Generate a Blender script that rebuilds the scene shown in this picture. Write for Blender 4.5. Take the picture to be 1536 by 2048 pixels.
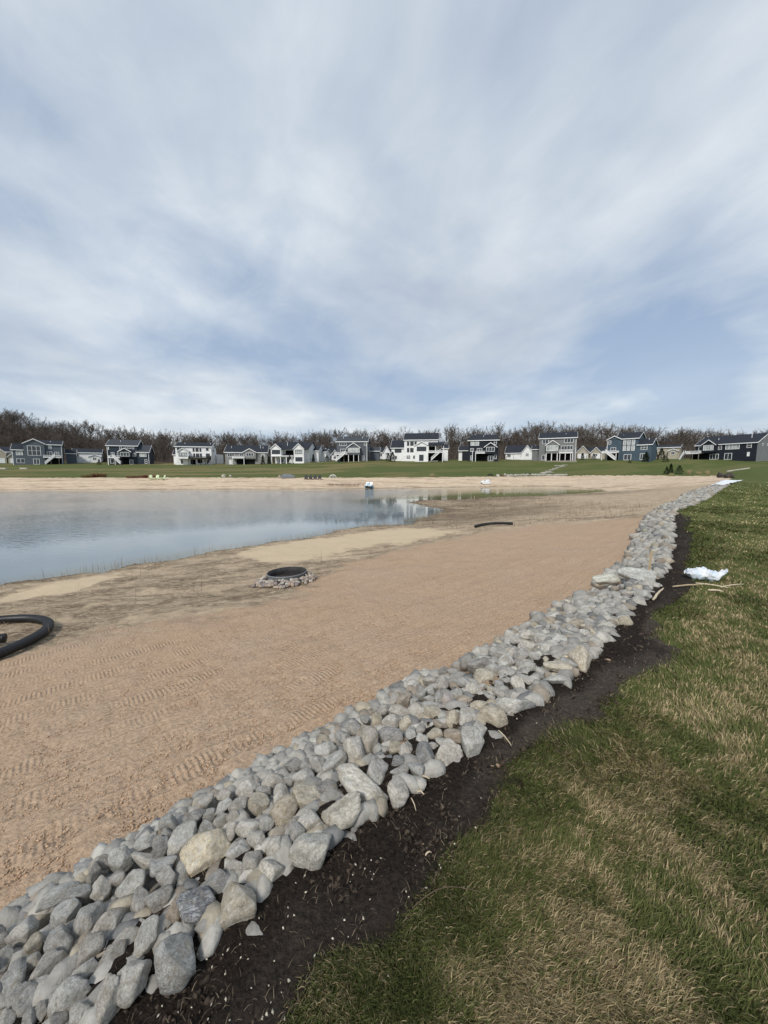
import bpy, math, random
import numpy as np
from mathutils import Vector, Matrix
for o in list(bpy.data.objects): bpy.data.objects.remove(o)
scene = bpy.context.scene
COL = scene.collection
R = math.radians

# ------------------------------------------------------------------ camera
cam = bpy.data.cameras.new('camera')
cam.sensor_fit = 'VERTICAL'; cam.sensor_height = 24.0; cam.sensor_width = 18.0
cam.lens = 8.66
cam.clip_start = 0.05; cam.clip_end = 3000
camo = bpy.data.objects.new('camera', cam); COL.objects.link(camo)
camo.location = (0, 0, 1.6)
camo.rotation_euler = (R(90 - 6.18), 0, 0)
scene.camera = camo

# ------------------------------------------------------------------ light
SUN_EL, SUN_AZ = R(46), R(203)          # azimuth clockwise from +Y: behind and to the left
sun = bpy.data.lights.new('sun', 'SUN'); sun.energy = 2.3; sun.angle = R(10); sun.color = (1.0, 0.95, 0.88)
suno = bpy.data.objects.new('sun', sun); COL.objects.link(suno)
sd_ = Vector((math.sin(SUN_AZ)*math.cos(SUN_EL), math.cos(SUN_AZ)*math.cos(SUN_EL), math.sin(SUN_EL)))
suno.rotation_euler = sd_.to_track_quat('Z', 'Y').to_euler()
scene.view_settings.view_transform = 'Standard'; scene.view_settings.look = 'None'
scene.view_settings.gamma = 1.0; scene.view_settings.exposure = 0.28
scene.view_settings.use_curve_mapping = False

# ------------------------------------------------------------------ node helpers
class NT:
    def __init__(s, tree): s.t = tree; s.n = tree.nodes; s.l = tree.links
    def add(s, typ, **kw):
        nd = s.n.new(typ)
        for k, v in kw.items():
            if k == 'i':
                for kk, vv in v.items(): s.set(nd, kk, vv)
            else: setattr(nd, k, v)
        return nd
    def set(s, nd, key, v):
        inp = nd.inputs[key]
        if isinstance(v, bpy.types.NodeSocket): s.l.new(v, inp)
        else: inp.default_value = v
    def math(s, op, a, b=0.0, c=0.0, clamp=False):
        nd = s.add('ShaderNodeMath', operation=op, use_clamp=clamp)
        for k, v in enumerate((a, b, c)): s.set(nd, k, v)
        return nd.outputs[0]
    def mix(s, f, a, b, blend='MIX'):
        nd = s.add('ShaderNodeMix', data_type='RGBA', blend_type=blend)
        s.set(nd, 0, f); s.set(nd, 6, c4(a)); s.set(nd, 7, c4(b))
        return nd.outputs[2]
    def noise(s, vec, scale, detail=4, rough=.55, dist=0.0, out=0):
        nd = s.add('ShaderNodeTexNoise', i={'Scale': scale, 'Detail': detail, 'Roughness': rough, 'Distortion': dist})
        if vec is not None: s.set(nd, 'Vector', vec)
        return nd.outputs[out]
    def ramp(s, f, *stops):
        nd = s.add('ShaderNodeValToRGB'); s.set(nd, 0, f)
        el = nd.color_ramp.elements
        while len(el) < len(stops): el.new(.5)
        for e, (p, c) in zip(el, stops):
            e.position = p; e.color = c if not isinstance(c, (int, float)) else (c, c, c, 1)
            if isinstance(c, tuple) and len(c) == 3: e.color = (*c, 1)
        return nd.outputs[0]
    def mapr(s, f, a, b, c=0.0, d=1.0):
        nd = s.add('ShaderNodeMapRange', i={0: f, 1: a, 2: b, 3: c, 4: d}); return nd.outputs[0]
    def attr(s, name, out='Fac'):
        return s.add('ShaderNodeAttribute', attribute_name=name).outputs[out]
def c4(c):
    if isinstance(c, tuple) and len(c) == 3: return (*c, 1)
    return c
MATS = {}
def material(name, rough=.8, spec=.3):
    m = bpy.data.materials.new(name); m.use_nodes = True
    g = NT(m.node_tree); b = g.n['Principled BSDF']
    b.inputs['Roughness'].default_value = rough
    b.inputs['Specular IOR Level'].default_value = spec
    MATS[name] = m
    return m, g, b
def bump(g, b, height, strength=.5, dist=.02):
    nd = g.add('ShaderNodeBump', i={'Strength': strength, 'Distance': dist, 'Height': height})
    g.set(b, 'Normal', nd.outputs[0])
def plain(name, col, rough=.7, spec=.3, var=.12, scale=6.0, metal=0.0, bmp=0.0):
    m, g, b = material(name, rough, spec)
    co = g.add('ShaderNodeTexCoord').outputs['Object']
    n = g.noise(co, scale, 4)
    k = g.mapr(n, .3, .7, 1 - var, 1 + var)
    c = g.mix(1.0, col, k, 'MULTIPLY')
    g.set(b, 'Base Color', c); b.inputs['Metallic'].default_value = metal
    if bmp: bump(g, b, n, bmp, .02)
    return m

# ------------------------------------------------------------------ sky: physical sky with a veil of streaked cloud
world = bpy.data.worlds.new('World'); scene.world = world; world.use_nodes = True
g = NT(world.node_tree)
for n in list(g.n): g.n.remove(n)
sky = g.add('ShaderNodeTexSky', sky_type='NISHITA', sun_disc=False, sun_elevation=SUN_EL, sun_rotation=SUN_AZ,
            altitude=200, air_density=1.0, dust_density=1.2, ozone_density=1.0)
tc = g.add('ShaderNodeTexCoord').outputs['Generated']
sp = g.add('ShaderNodeSeparateXYZ'); g.set(sp, 0, tc)
zz = g.math('MAXIMUM', sp.outputs[2], 0.0)
zd = g.math('ADD', zz, 0.16)
px = g.math('DIVIDE', sp.outputs[0], zd); py = g.math('DIVIDE', sp.outputs[1], zd)
def plane(ax, ay, ox, oy, skew=0.0):
    cb = g.add('ShaderNodeCombineXYZ')
    g.set(cb, 0, g.math('MULTIPLY_ADD', g.math('ADD', px, g.math('MULTIPLY', py, skew)), ax, ox)); g.set(cb, 1, g.math('MULTIPLY_ADD', py, ay, oy))
    return cb.outputs[0]
big = g.noise(plane(.62, .56, 3.4, 7.1, -.25), 1.0, 4, .5, .3)
streak = g.noise(plane(1.2, .95, 11.3, 2.4, -.2), 1.0, 7, .52, .35)
wisp = g.noise(plane(4.2, 2.8, 5.3, 9.4, .3), 1.0, 9, .62, .5)
dens = g.math('ADD', g.math('MULTIPLY', big, .66), g.math('ADD', g.math('MULTIPLY', streak, .30), g.math('MULTIPLY', wisp, .13)))
cover = g.mapr(dens, .46, .66)
bright = g.mapr(g.math('ADD', g.math('MULTIPLY', g.noise(plane(.7, .55, 1.2, 4.9, .1), 1.0, 5, .52, .3), .82), g.math('MULTIPLY', streak, .18)), .40, .66)
cloudcol = g.mix(bright, (.43, .48, .555), (.80, .84, .85))
skycol = g.mix(1.0, sky.outputs[0], (.10, .10, .10), 'MULTIPLY')
skycol = g.mix(.72, skycol, (.285, .38, .53))
low = g.mapr(zz, .0, .42, 1.0, 0.0)
cloudcol = g.mix(g.math('MULTIPLY', low, .55), cloudcol, (.66, .715, .745))
cov2 = g.math('MULTIPLY_ADD', cover, .85, g.math('MULTIPLY', low, .38), clamp=True)
out = g.mix(cov2, skycol, cloudcol)
bg = g.add('ShaderNodeBackground'); g.set(bg, 0, out); bg.inputs[1].default_value = 1.0
g.l.new(bg.outputs[0], g.add('ShaderNodeOutputWorld').inputs[0])
# ------------------------------------------------------------------ terrain (world metres; the water level is -1.4)
#TERR
WATER = -1.4
POND = [(-10.16,9.51),(-8.74,11.12),(-6.9,13.61),(-4.55,15.93),(-3.07,17.48),(-2.3,18.85),(-.85,20.84),(1.17,21.45),(2.13,23.29),(3.72,25.76),(4.6,27.71),(4.91,29.58),(3.8,32.18),(2.34,35.85),(2.45,37.69),(4.9,39.73),(7.88,40.09),(13.46,44.53),(18.99,46.4),(26.06,50.65),(33.89,57.19),(37.42,63.76),(36.99,72.03),(36.75,79.78),(23.2,77.02),(10.32,72.03),(-2.74,67.64),(-11.36,65.65),(-40.35,63.76),(-64.37,61.98),(-130,60),(-130,-25),(-34,-12),(-16,3)]
SAND_EDGE = [(-9,-8),(-3.4,-1.2),(-2.2,.45),(-1.55,1.3),(-1.37,1.49),(-1.15,1.73),(-.95,1.92),(-.64,2.21),(-.25,2.54),(.07,2.88),(.53,3.3),(.8,3.4),(1.19,3.75),(1.64,4.16),(2.1,4.57),(2.77,5.12),(3.29,5.71),(4.29,6.72),(5.41,7.98),(7.16,10.28),(9.91,13.91),(13.65,18.24),(17.07,21.41),(22.48,27.46),(31.24,36.2),(39.68,44.42)]
ROCK_EDGE = [(-6.5,-8),(-2.3,-1.4),(-1.2,.25),(-.78,.91),(-.71,.98),(-.56,1.1),(-.46,1.15),(-.39,1.32),(-.23,1.41),(0,1.61),(.42,1.87),(.74,2.19),(1.44,2.7),(1.76,3.01),(2.77,4.01),(4.02,5.24),(5.9,7.5),(9.67,12.29),(11.42,14.42),(14.02,16.92),(18.1,20.81),(30.09,33.06),(41.5,44.5)]
SOIL_EDGE = [(-5.5,-8),(-1.6,-1.4),(-.62,.3),(-.31,.91),(-.27,.98),(-.22,1.07),(-.02,1.11),(.13,1.24),(.25,1.38),(.43,1.53),(.55,1.72),(.76,1.93),(1.01,2.12),(1.34,2.31),(1.75,2.65),(2.4,2.95),(2.68,3.14),(2.59,3.25),(2.62,3.5),(3.08,4.1),(3.46,4.36),(4.1,4.87),(4.42,5.19),(5.07,6.16),(6.27,7.54),(7.47,8.89),(8.89,10.8),(10.67,12.83),(11.42,14.42)]
FAR_EDGE = [(56.1,60.5),(73.3,78),(90.5,100),(74.5,104.5),(60.5,104.5),(44.7,100),(29,93),(15.3,86),(-1.9,80),(-28.2,78),(-48.6,77),(-79.7,77),(-140,77),(-140,-40)]
BEACH = np.array(SAND_EDGE + FAR_EDGE)
NOLAWN = np.array(SOIL_EDGE + ROCK_EDGE[-4:] + FAR_EDGE)
POND = np.array(POND)
def seg_dist(poly, X, Y, closed=True):
    d2 = np.full(X.shape, 1e18); n = len(poly)
    for i in range(n if closed else n - 1):
        ax, ay = poly[i]; bx, by = poly[(i + 1) % n]; dx, dy = bx - ax, by - ay
        t = np.clip(((X - ax)*dx + (Y - ay)*dy)/(dx*dx + dy*dy + 1e-12), 0, 1)
        d2 = np.minimum(d2, (X - ax - t*dx)**2 + (Y - ay - t*dy)**2)
    return np.sqrt(d2)
def inside(poly, X, Y):
    r = np.zeros(X.shape, bool); n = len(poly)
    for i in range(n):
        ax, ay = poly[i]; bx, by = poly[(i + 1) % n]
        if ay == by: continue
        r ^= ((ay > Y) != (by > Y)) & (X < (bx - ax)*(Y - ay)/(by - ay) + ax)
    return r
def sdist(poly, X, Y):
    d = seg_dist(poly, X, Y); return np.where(inside(poly, X, Y), d, -d)
def sstep(a, b, x):
    t = np.clip((x - a)/(b - a), 0, 1); return t*t*(3 - 2*t)
def _h(ix, iy, s):
    n = (ix.astype(np.int64)*374761393 + iy.astype(np.int64)*668265263 + s*1442695041) & 0x7fffffff
    n = ((n ^ (n >> 13))*1274126177) & 0x7fffffff
    return ((n ^ (n >> 16)) & 0xffff)/65535.0
def vnoise(x, y, s=0):
    ix, iy = np.floor(x), np.floor(y); fx, fy = x - ix, y - iy
    fx = fx*fx*(3 - 2*fx); fy = fy*fy*(3 - 2*fy)
    a, b, c, d = _h(ix, iy, s), _h(ix + 1, iy, s), _h(ix, iy + 1, s), _h(ix + 1, iy + 1, s)
    return (a + (b - a)*fx)*(1 - fy) + (c + (d - c)*fx)*fy
def fbm(x, y, o=4, s=0):
    v = 0; a = .5
    for k in range(o): v = v + a*vnoise(x*2**k + 17.3*k, y*2**k - 9.1*k, s + k); a *= .5
    return v/(1 - .5**o)
A_T = [-1.3,-.95,-.65,-.5,-.35,-.22,-.07,.09,.26,.46,.63,.80,.90,1.0,1.3]
H_D = [150,150,150,150,150,148,146,146,146,145,140,138,138,138,138]
H_Z = [4.6,4.6,4.6,4.5,4.7,5.1,5.8,5.85,5.8,5.8,5.95,6.0,6.1,6.1,6.1]
Y_B = [77,77,77,77,78,79,80,84,92,100,104,103,99,72,50]
HILL = [24,21,8.5,6.5,6.5,7,6.5,7.5,9,12,11,8,7,7,7]
def height(X, Y, ds=None, db=None):
    X = np.asarray(X, float); Y = np.asarray(Y, float)
    if ds is None: ds = sdist(POND, X, Y)
    if db is None: db = sdist(BEACH, X, Y)
    # beach: from the water line up to the foot of the rocks or to the far lawn
    edge = np.interp(Y, [0, 12, 30, 60, 76, 105], [-.27, -.27, -.15, .1, .42, .5])
    out = np.maximum(-ds, 0); up = np.maximum(db, 0)
    t = out/(out + up + 1e-6)
    hb = WATER + (edge - WATER)*(.72*t + .28*t*t)
    hb = np.where(ds > 0, WATER - np.minimum(.16*ds + .02, 1.5), hb)
    # lawn
    a = X/np.maximum(Y, 1.0)
    yb = np.interp(a, A_T, Y_B); D = np.interp(a, A_T, H_D); zh = np.interp(a, A_T, H_Z)
    ze = np.interp(np.minimum(Y, yb), [0, 12, 30, 60, 76, 105], [0, 0, 0, .1, .42, .5])
    tt = np.clip((Y - yb)/(D - yb), 0, 1)
    zl = ze + (zh - ze)*(.75*tt + .25*tt*tt) + np.clip(Y - D, 0, 40)*.05
    zl = zl + sstep(165, 240, Y)*np.interp(a, A_T, HILL)
    step = sstep(0, 1, -db/.75)
    zl = np.where(Y < 70, (np.minimum(edge, ze))*(1 - step) + ze*step, zl)
    return np.where(db > 0, hb, zl)
#ENDTERR
def hz(x, y): return float(height(np.array([x]), np.array([y]))[0])

def link_mesh(name, V, Fc, mat, parent=None, smooth=False):
    me = bpy.data.meshes.new(name)
    if isinstance(V, np.ndarray) and isinstance(Fc, np.ndarray):
        k = Fc.shape[1]
        me.vertices.add(len(V)); me.vertices.foreach_set('co', V.astype(np.float32).ravel())
        me.loops.add(Fc.size); me.loops.foreach_set('vertex_index', Fc.astype(np.int32).ravel())
        me.polygons.add(len(Fc)); me.polygons.foreach_set('loop_start', np.arange(0, Fc.size, k, dtype=np.int32))
        me.update(calc_edges=True)
    else:
        me.from_pydata(V, [], Fc); me.update()
    if smooth: me.polygons.foreach_set('use_smooth', np.ones(len(me.polygons), bool))
    if mat is not None: me.materials.append(MATS[mat] if isinstance(mat, str) else mat)
    o = bpy.data.objects.new(name, me); COL.objects.link(o)
    if parent is not None: o.parent = parent
    return o
def tag(o, label=None, cat=None, group=None, kind=None):
    for k, v in (('label', label), ('category', cat), ('group', group), ('kind', kind)):
        if v: o[k] = v
    return o
def empty(name, loc, rz=0.0):
    o = bpy.data.objects.new(name, None); COL.objects.link(o)
    o.location = loc; o.rotation_euler = (0, 0, rz); o.empty_display_size = .2
    return o
def vattr(o, name, arr):
    at = o.data.attributes.new(name, 'FLOAT', 'POINT'); at.data.foreach_set('value', np.asarray(arr, np.float32))
def vcol(o, name, arr, dom='POINT'):
    at = o.data.attributes.new(name, 'FLOAT_COLOR', dom)
    a = np.ones((len(arr), 4), np.float32); a[:, :3] = arr; at.data.foreach_set('color', a.ravel())

# --- ground materials
m, g, b = material('beach_sand', .95, .12)
pos = g.add('ShaderNodeNewGeometry').outputs['Position']
coarse, pale, deb, wet, far = (g.attr(k) for k in ('coarse', 'pale', 'debris', 'wet', 'far'))
n1 = g.noise(pos, 38, 5, .65); n2 = g.noise(pos, 3.0, 5, .6); n3 = g.noise(pos, .7, 4, .6); n4 = g.noise(pos, 120, 3, .6)
csand = g.mix(g.mapr(n1, .28, .72), (.30, .208, .137), (.565, .418, .292))
csand = g.mix(g.mapr(n3, .35, .7), csand, g.mix(1.0, csand, (1.02, .98, .93), 'MULTIPLY'))
psand = g.mix(g.mapr(n1, .3, .75), (.47, .36, .235), (.67, .55, .38))
flat_ = g.mix(g.mapr(n2, .3, .7), (.38, .295, .20), (.55, .435, .30))
mp = g.add('ShaderNodeMapping', i={'Vector': pos}); mp.inputs['Scale'].default_value = (1.6, 3.2, 1)
dn = g.noise(mp.outputs[0], 4.5, 7, .72, .6)
dcol = g.mix(g.mapr(g.noise(pos, 60, 4, .7), .3, .7), (.075, .052, .035), (.27, .20, .13))
edge = g.noise(mp.outputs[0], 1.6, 7, .7, .5)
coarse = g.mapr(g.math('MULTIPLY_ADD', g.math('SUBTRACT', edge, .5), 1.1, coarse), .38, .62)
pale = g.mapr(g.math('MULTIPLY_ADD', g.math('SUBTRACT', edge, .5), -1.5, pale), .40, .60)
c = g.mix(coarse, flat_, csand)
c = g.mix(pale, c, psand)
patch = g.mapr(g.noise(mp.outputs[0], .5, 7, .68, .6), .42, .60)
deb = g.math('MULTIPLY', deb, g.math('MULTIPLY_ADD', patch, .85, .18))
dm = g.math('MULTIPLY', deb, g.mapr(dn, .41, .55), clamp=True)
c = g.mix(g.math('MULTIPLY', dm, .92), c, dcol)
farc = g.mix(g.mapr(g.noise(pos, .9, 6, .65), .3, .72), (.50, .385, .27), (.66, .53, .385))
mp2 = g.add('ShaderNodeMapping', i={'Vector': pos}); mp2.inputs['Scale'].default_value = (.11, .75, 1); mp2.inputs['Rotation'].default_value = (0, 0, .06)
st = g.noise(mp2.outputs[0], 1.0, 7, .68, .8)
farc = g.mix(g.mapr(st, .50, .62, 0, .8), farc, (.29, .21, .135))
c = g.mix(far, c, farc)
c = g.mix(g.math('MULTIPLY', wet, .8), c, (.10, .075, .05))
g.set(b, 'Base Color', c)
hgt = g.math('ADD', g.math('MULTIPLY', n1, 1.0), g.math('ADD', g.math('MULTIPLY', g.noise(pos, 14, 4, .6), 1.3), g.math('MULTIPLY', n4, .35)))
hgt = g.math('ADD', hgt, g.math('MULTIPLY', g.math('MULTIPLY', dn, dm), 2.0))
# cleat prints of the grading machine: short cross bars in lanes that follow the border
sx = g.add('ShaderNodeSeparateXYZ'); g.set(sx, 0, pos)
wob = g.noise(pos, .8, 5, .6)
uu = g.math('ADD', g.math('MULTIPLY', sx.outputs[0], .747), g.math('MULTIPLY', sx.outputs[1], .665))
vv = g.math('ADD', g.math('ADD', g.math('MULTIPLY', sx.outputs[0], -.665), g.math('MULTIPLY', sx.outputs[1], .747)), g.math('MULTIPLY', wob, .28))
lane = g.math('ABSOLUTE', g.math('SUBTRACT', g.math('FRACT', g.math('MULTIPLY', vv, 2.1)), .5))
lm = g.mapr(lane, .14, .24, 1.0, 0.0)
cle = g.math('SINE', g.math('MULTIPLY', g.math('ADD', uu, g.math('MULTIPLY', g.noise(pos, 9, 2), .02)), 6.2832/.036))
pm = g.mapr(g.noise(pos, 1.5, 5, .65), .43, .58)
cl = g.math('MULTIPLY', g.math('MULTIPLY', cle, lm), g.math('MULTIPLY', pm, coarse))
ridge = g.math('MULTIPLY', g.mapr(g.math('ABSOLUTE', g.math('SUBTRACT', lane, .26)), 0.0, .05, 1.0, 0.0), coarse)
hgt = g.math('ADD', hgt, g.math('ADD', g.math('MULTIPLY', cl, .32), g.math('MULTIPLY', ridge, .60)))
bump(g, b, hgt, .85, .018)

m, g, b = material('lawn_turf', .95, .1)
pos = g.add('ShaderNodeNewGeometry').outputs['Position']
dry = g.attr('dry')
n1 = g.noise(pos, 45, 4, .7); n2 = g.noise(pos, 9, 5, .7)
gr = g.mix(g.mapr(n1, .3, .7), (.050, .068, .018), (.115, .140, .042))
dr = g.mix(g.mapr(n1, .3, .7), (.12, .10, .042), (.27, .215, .10))
f = g.math('ADD', dry, g.mapr(n2, .3, .7, -.25, .25), clamp=True)
g.set(b, 'Base Color', g.mix(g.attr('litter'), g.mix(f, gr, dr), g.mix(n2, (.030, .023, .018), (.075, .056, .043))))
bump(g, b, g.math('ADD', n1, n2), .7, .03)

m, g, b = material('dark_soil', .95, .15)
pos = g.add('ShaderNodeNewGeometry').outputs['Position']
n1 = g.noise(pos, 55, 6, .7); n2 = g.noise(pos, 5, 5, .65)
sc_ = g.mix(g.mapr(n1, .35, .75), (.012, .009, .007), (.066, .048, .035))
g.set(b, 'Base Color', g.mix(g.attr('bare'), sc_, g.mix(g.mapr(n1, .3, .7), (.055, .045, .036), (.15, .122, .095))))
bump(g, b, g.math('ADD', g.math('ADD', g.math('MULTIPLY', g.noise(pos, 22, 4, .6), 1.5), n1), g.math('MULTIPLY', n2, 2.5)), 1.0, .045)

m, g, b = material('pond_water', .03, .5)
pos = g.add('ShaderNodeNewGeometry').outputs['Position']
shal = g.attr('shallow')
g.set(b, 'Base Color', g.mix(shal, (.17, .205, .215), (.15, .135, .06)))
b.inputs['IOR'].default_value = 1.42
mp = g.add('ShaderNodeMapping', i={'Vector': pos}); mp.inputs['Scale'].default_value = (1.0, 1.5, 1)
calm = g.mapr(g.noise(pos, .055, 3, .5), .38, .62)
w1 = g.noise(mp.outputs[0], 2.2, 3, .55); w2 = g.noise(mp.outputs[0], 7.0, 2, .5)
h_ = g.math('ADD', w1, g.math('MULTIPLY', w2, .3))
stg = g.math('MULTIPLY', g.attr('ripple'), g.math('MULTIPLY_ADD', calm, .7, .3))
nd = g.add('ShaderNodeBump', i={'Strength': stg, 'Distance': .13, 'Height': h_}); g.set(b, 'Normal', nd.outputs[0])

# --- the sheets, cut from one fan-shaped grid whose cells grow with distance
ang = np.concatenate([np.arange(-180, -64, 4.0), np.arange(-64, 64, .25), np.arange(64, 180, 4.0)])
rad = [.3]
while rad[-1] < 900: rad.append(rad[-1]*1.012 + .001)
rad = np.array(rad); na, nr = len(ang), len(rad)
AA, RR = np.meshgrid(np.radians(ang), rad)
GX, GY = (RR*np.sin(AA)).ravel(), (RR*np.cos(AA)).ravel()
jr = np.random.RandomState(4)
DS = sdist(POND, GX, GY); DB = sdist(BEACH, GX, GY); DN = sdist(NOLAWN, GX, GY)
DS_ = DS + (fbm(GX*.8, GY*.8, 4, 5) - .5)*np.clip(RR.ravel()*.07, .3, 2.2)
GZ = height(GX, GY, DS_, DB)
TRACKS = [[(-2.4,1.3),(-1.62,1.88),(-1.33,2.1),(-1.04,2.35),(-.3,2.95)],[(-1.6,2.3),(-1.14,2.59),(-.8,2.8),(-.4,3.1),(-.03,3.37),(.9,4.2),(2.2,5.4)],
          [(-3.2,2.8),(-2.53,3.31),(-2.0,3.7),(-1.4,4.15),(-.6,4.8),(1.2,6.3),(3.2,8.3)],[(-3.4,2.2),(-2.6,2.75),(-1.7,3.3)],[(-1.0,5.6),(1.0,7.0),(3.5,9.6),(5.5,12)],[(-3.0,4.4),(-1.2,5.7),(1.2,8.0)]]
FEET = sstep(20, 6, RR.ravel())
near = (np.abs(RR.ravel()) < 16) & (DB > 0)
add = np.zeros(len(GX)); xi, yi = GX[near], GY[near]
for k, tr in enumerate(TRACKS):
    best = np.full(xi.shape, 9.); along = np.zeros(xi.shape); s0 = 0
    for (ax, ay), (bx, by) in zip(tr[:-1], tr[1:]):
        L = math.hypot(bx - ax, by - ay); dx, dy = (bx - ax)/L, (by - ay)/L
        t = np.clip((xi - ax)*dx + (yi - ay)*dy, 0, L); sd = -(xi - ax - t*dx)*dy + (yi - ay - t*dy)*dx
        d = np.hypot(xi - ax - t*dx, yi - ay - t*dy)
        mk = d < np.abs(best); best = np.where(mk, np.copysign(d, sd), best); along = np.where(mk, s0 + t, along); s0 += L
    e = best + .05*(fbm(xi*3, yi*3, 3, 30 + k) - .5)
    patch = sstep(.42, .62, fbm(xi*1.1, yi*1.1, 3, 50 + k))
    add[near] += .22*(.018*np.exp(-((e + .10)/.025)**2) - .028*np.exp(-(e/.06)**2) + np.cos(along*2*np.pi/.075)*.016*np.exp(-((e - .02)/.07)**2)*(.25 + .75*patch))
add += np.where(DB > 0, (fbm(GX*1.3, GY*1.3, 4, 9) - .5)*.07*np.clip(RR.ravel()/6, .25, 1.5), 0)
add += np.where(DB > 0, (fbm(GX*9, GY*9, 3, 19) - .5)*.03*FEET, 0)
far_b = (DB > 0) & (GY > 45) & (DS_ < 0)
add += np.where(far_b, (fbm(GX*.12, GY*.5, 5, 77) - .5)*.6*sstep(0, 3, -DS_)*sstep(0, 3, DB), 0)
add = add*sstep(-.05, .5, -DS_)*sstep(0.0, .05, np.abs(DB))
add += np.where(DN < 0, (fbm(GX*.6, GY*.6, 4, 3) - .5)*np.clip(RR.ravel()*.012, .03, .25), 0)
GZ = GZ + add
V = np.stack([GX, GY, GZ], 1)
idx = np.arange(na*nr).reshape(nr, na)
q = np.stack([idx[:-1, :], np.roll(idx, -1, 1)[:-1, :], np.roll(idx, -1, 1)[1:, :], idx[1:, :]], -1).reshape(-1, 4)
def sub_sheet(name, keep, V, mat):
    f = q[keep[q].any(1)]
    used = np.unique(f); remap = np.zeros(len(V), np.int64); remap[used] = np.arange(len(used))
    o = link_mesh(name, V[used], remap[f][:, ::-1], mat, smooth=True)
    return tag(o, kind='structure'), used
DN_ = DN + (fbm(GX*2.2, GY*2.2, 4, 61) - .5)*np.clip(.10 + RR.ravel()*.012, .1, 1.4)
beach, ub = sub_sheet('beach', DN_ > -.25 - RR.ravel()*.01, V, 'beach_sand')
Xb, Yb = GX[ub], GY[ub]
PCOARSE = np.array([(-9,-9),(-9,1),(-6.5,3.2),(-4.74,4.33),(-4.18,5.1),(-3.36,5.72),(-1.7,6.6),(-1.45,8.6),(-.9,10.4),(1.96,12.75),(3.8,14.47),(7.3,16.1),(9.0,15.6),(11.5,15.6),(11,12.5),(5,5),(0,0)])
PPALE1 = np.array([(-5.79,12.8),(-4.3,15.0),(-2.6,16.6),(-1.2,17.6),(.6,18.2),(2.6,17.4),(3.45,15.54),(.95,13.26),(-1.0,12.37),(-1.7,10.4),(-3.73,10.87)])
PPALE2 = np.array([(-9.37,8.76),(-8.7,9.98),(-7.19,10.75),(-6.7,9.9),(-7.2,9.2),(-7.09,8.51),(-7.9,7.9),(-8.6,7.33)])
jit = .6*(fbm(Xb*.9, Yb*.9, 4, 91) - .5) + .6*(fbm(Xb*3.5, Yb*5, 4, 92) - .5)
co_ = sstep(-.6, .5, sdist(PCOARSE, Xb, Yb) + jit*2.2)
pa_ = np.maximum(sstep(-.5, .6, sdist(PPALE1, Xb, Yb) + jit*2.4), sstep(-.3, .4, sdist(PPALE2, Xb, Yb) + jit*1.8))
fa_ = sstep(50, 62, Yb + np.maximum(0, Xb - 20)*.1)
de_ = np.clip((1 - co_)*(1 - pa_)*(1 - fa_), 0, 1)*(.45 + .55*np.maximum(sstep(11, 2.0, -DS_[ub])*np.where(Yb > 18, 1.25, 1.0), sstep(17, 9, Yb)))
de_ = np.maximum(de_, (1 - fa_)*sstep(1.5, .3, -DS_[ub])*.9)
band = np.exp(-((Yb - np.interp(Xb, [.8, 5.3, 8.2, 10.6, 12], [19.6, 20.0, 17.9, 16.0, 16.5]) + jit*1.2)/.9)**2)*sstep(.5, 4, Xb)*sstep(14, 10, Xb)
de_ = np.maximum(de_, band*1.2)
vattr(beach, 'coarse', co_); vattr(beach, 'pale', pa_); vattr(beach, 'debris', de_); vattr(beach, 'far', fa_)
mud_ = sstep(18.5, 22, Yb)*sstep(56, 44, Yb)*sstep(13, 3, -DS_[ub])*(.25 + .6*sstep(.38, .6, fbm(Xb*.35, Yb*.8, 4, 95)))
vattr(beach, 'wet', np.maximum(mud_*.8, sstep(np.where(Yb > 50, .9, np.where((Yb > 27) & (Xb > 1.5), 1.3, .4)), 0, -DS_[ub] + jit*.3)))
Vl = V.copy(); Vl[:, 2] += np.clip(-DN_*.35, -.08, .025)
lawn, ul = sub_sheet('lawn', DN_ < .12 + RR.ravel()*.006, Vl, 'lawn_turf')
Xl, Yl = GX[ul], GY[ul]
def dryness(x, y):
    d = sdist(NOLAWN, x, y)
    p = .34*fbm(x*1.7 + 2, y*1.7, 3, 210) + .66*fbm(x*8, y*8, 4, 215); p2 = fbm(x*.12, y*.12, 3, 220)
    r = np.hypot(x, y)
    a_ = .8*sstep(.42, .60, p)*np.where(r < 8, 1.0, .6)
    a_ = a_*sstep(.02, .5, -d + .2*(p - .5))
    st_ = sstep(.46, .62, fbm(x*.05 + y*.02, y*.16 - x*.06, 4, 230))
    side = sstep(25, -15, x)
    far_ = st_*(.34 + .42*side) + .10*side
    return np.clip(a_*sstep(30, 9, r)*.95 + far_*sstep(9, 40, r), 0, 1)
vattr(lawn, 'dry', dryness(Xl, Yl)); vattr(lawn, 'litter', sstep(163, 178, Yl + 6*(fbm(Xl*.05, Yl*.05, 3, 8) - .5)))
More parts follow.
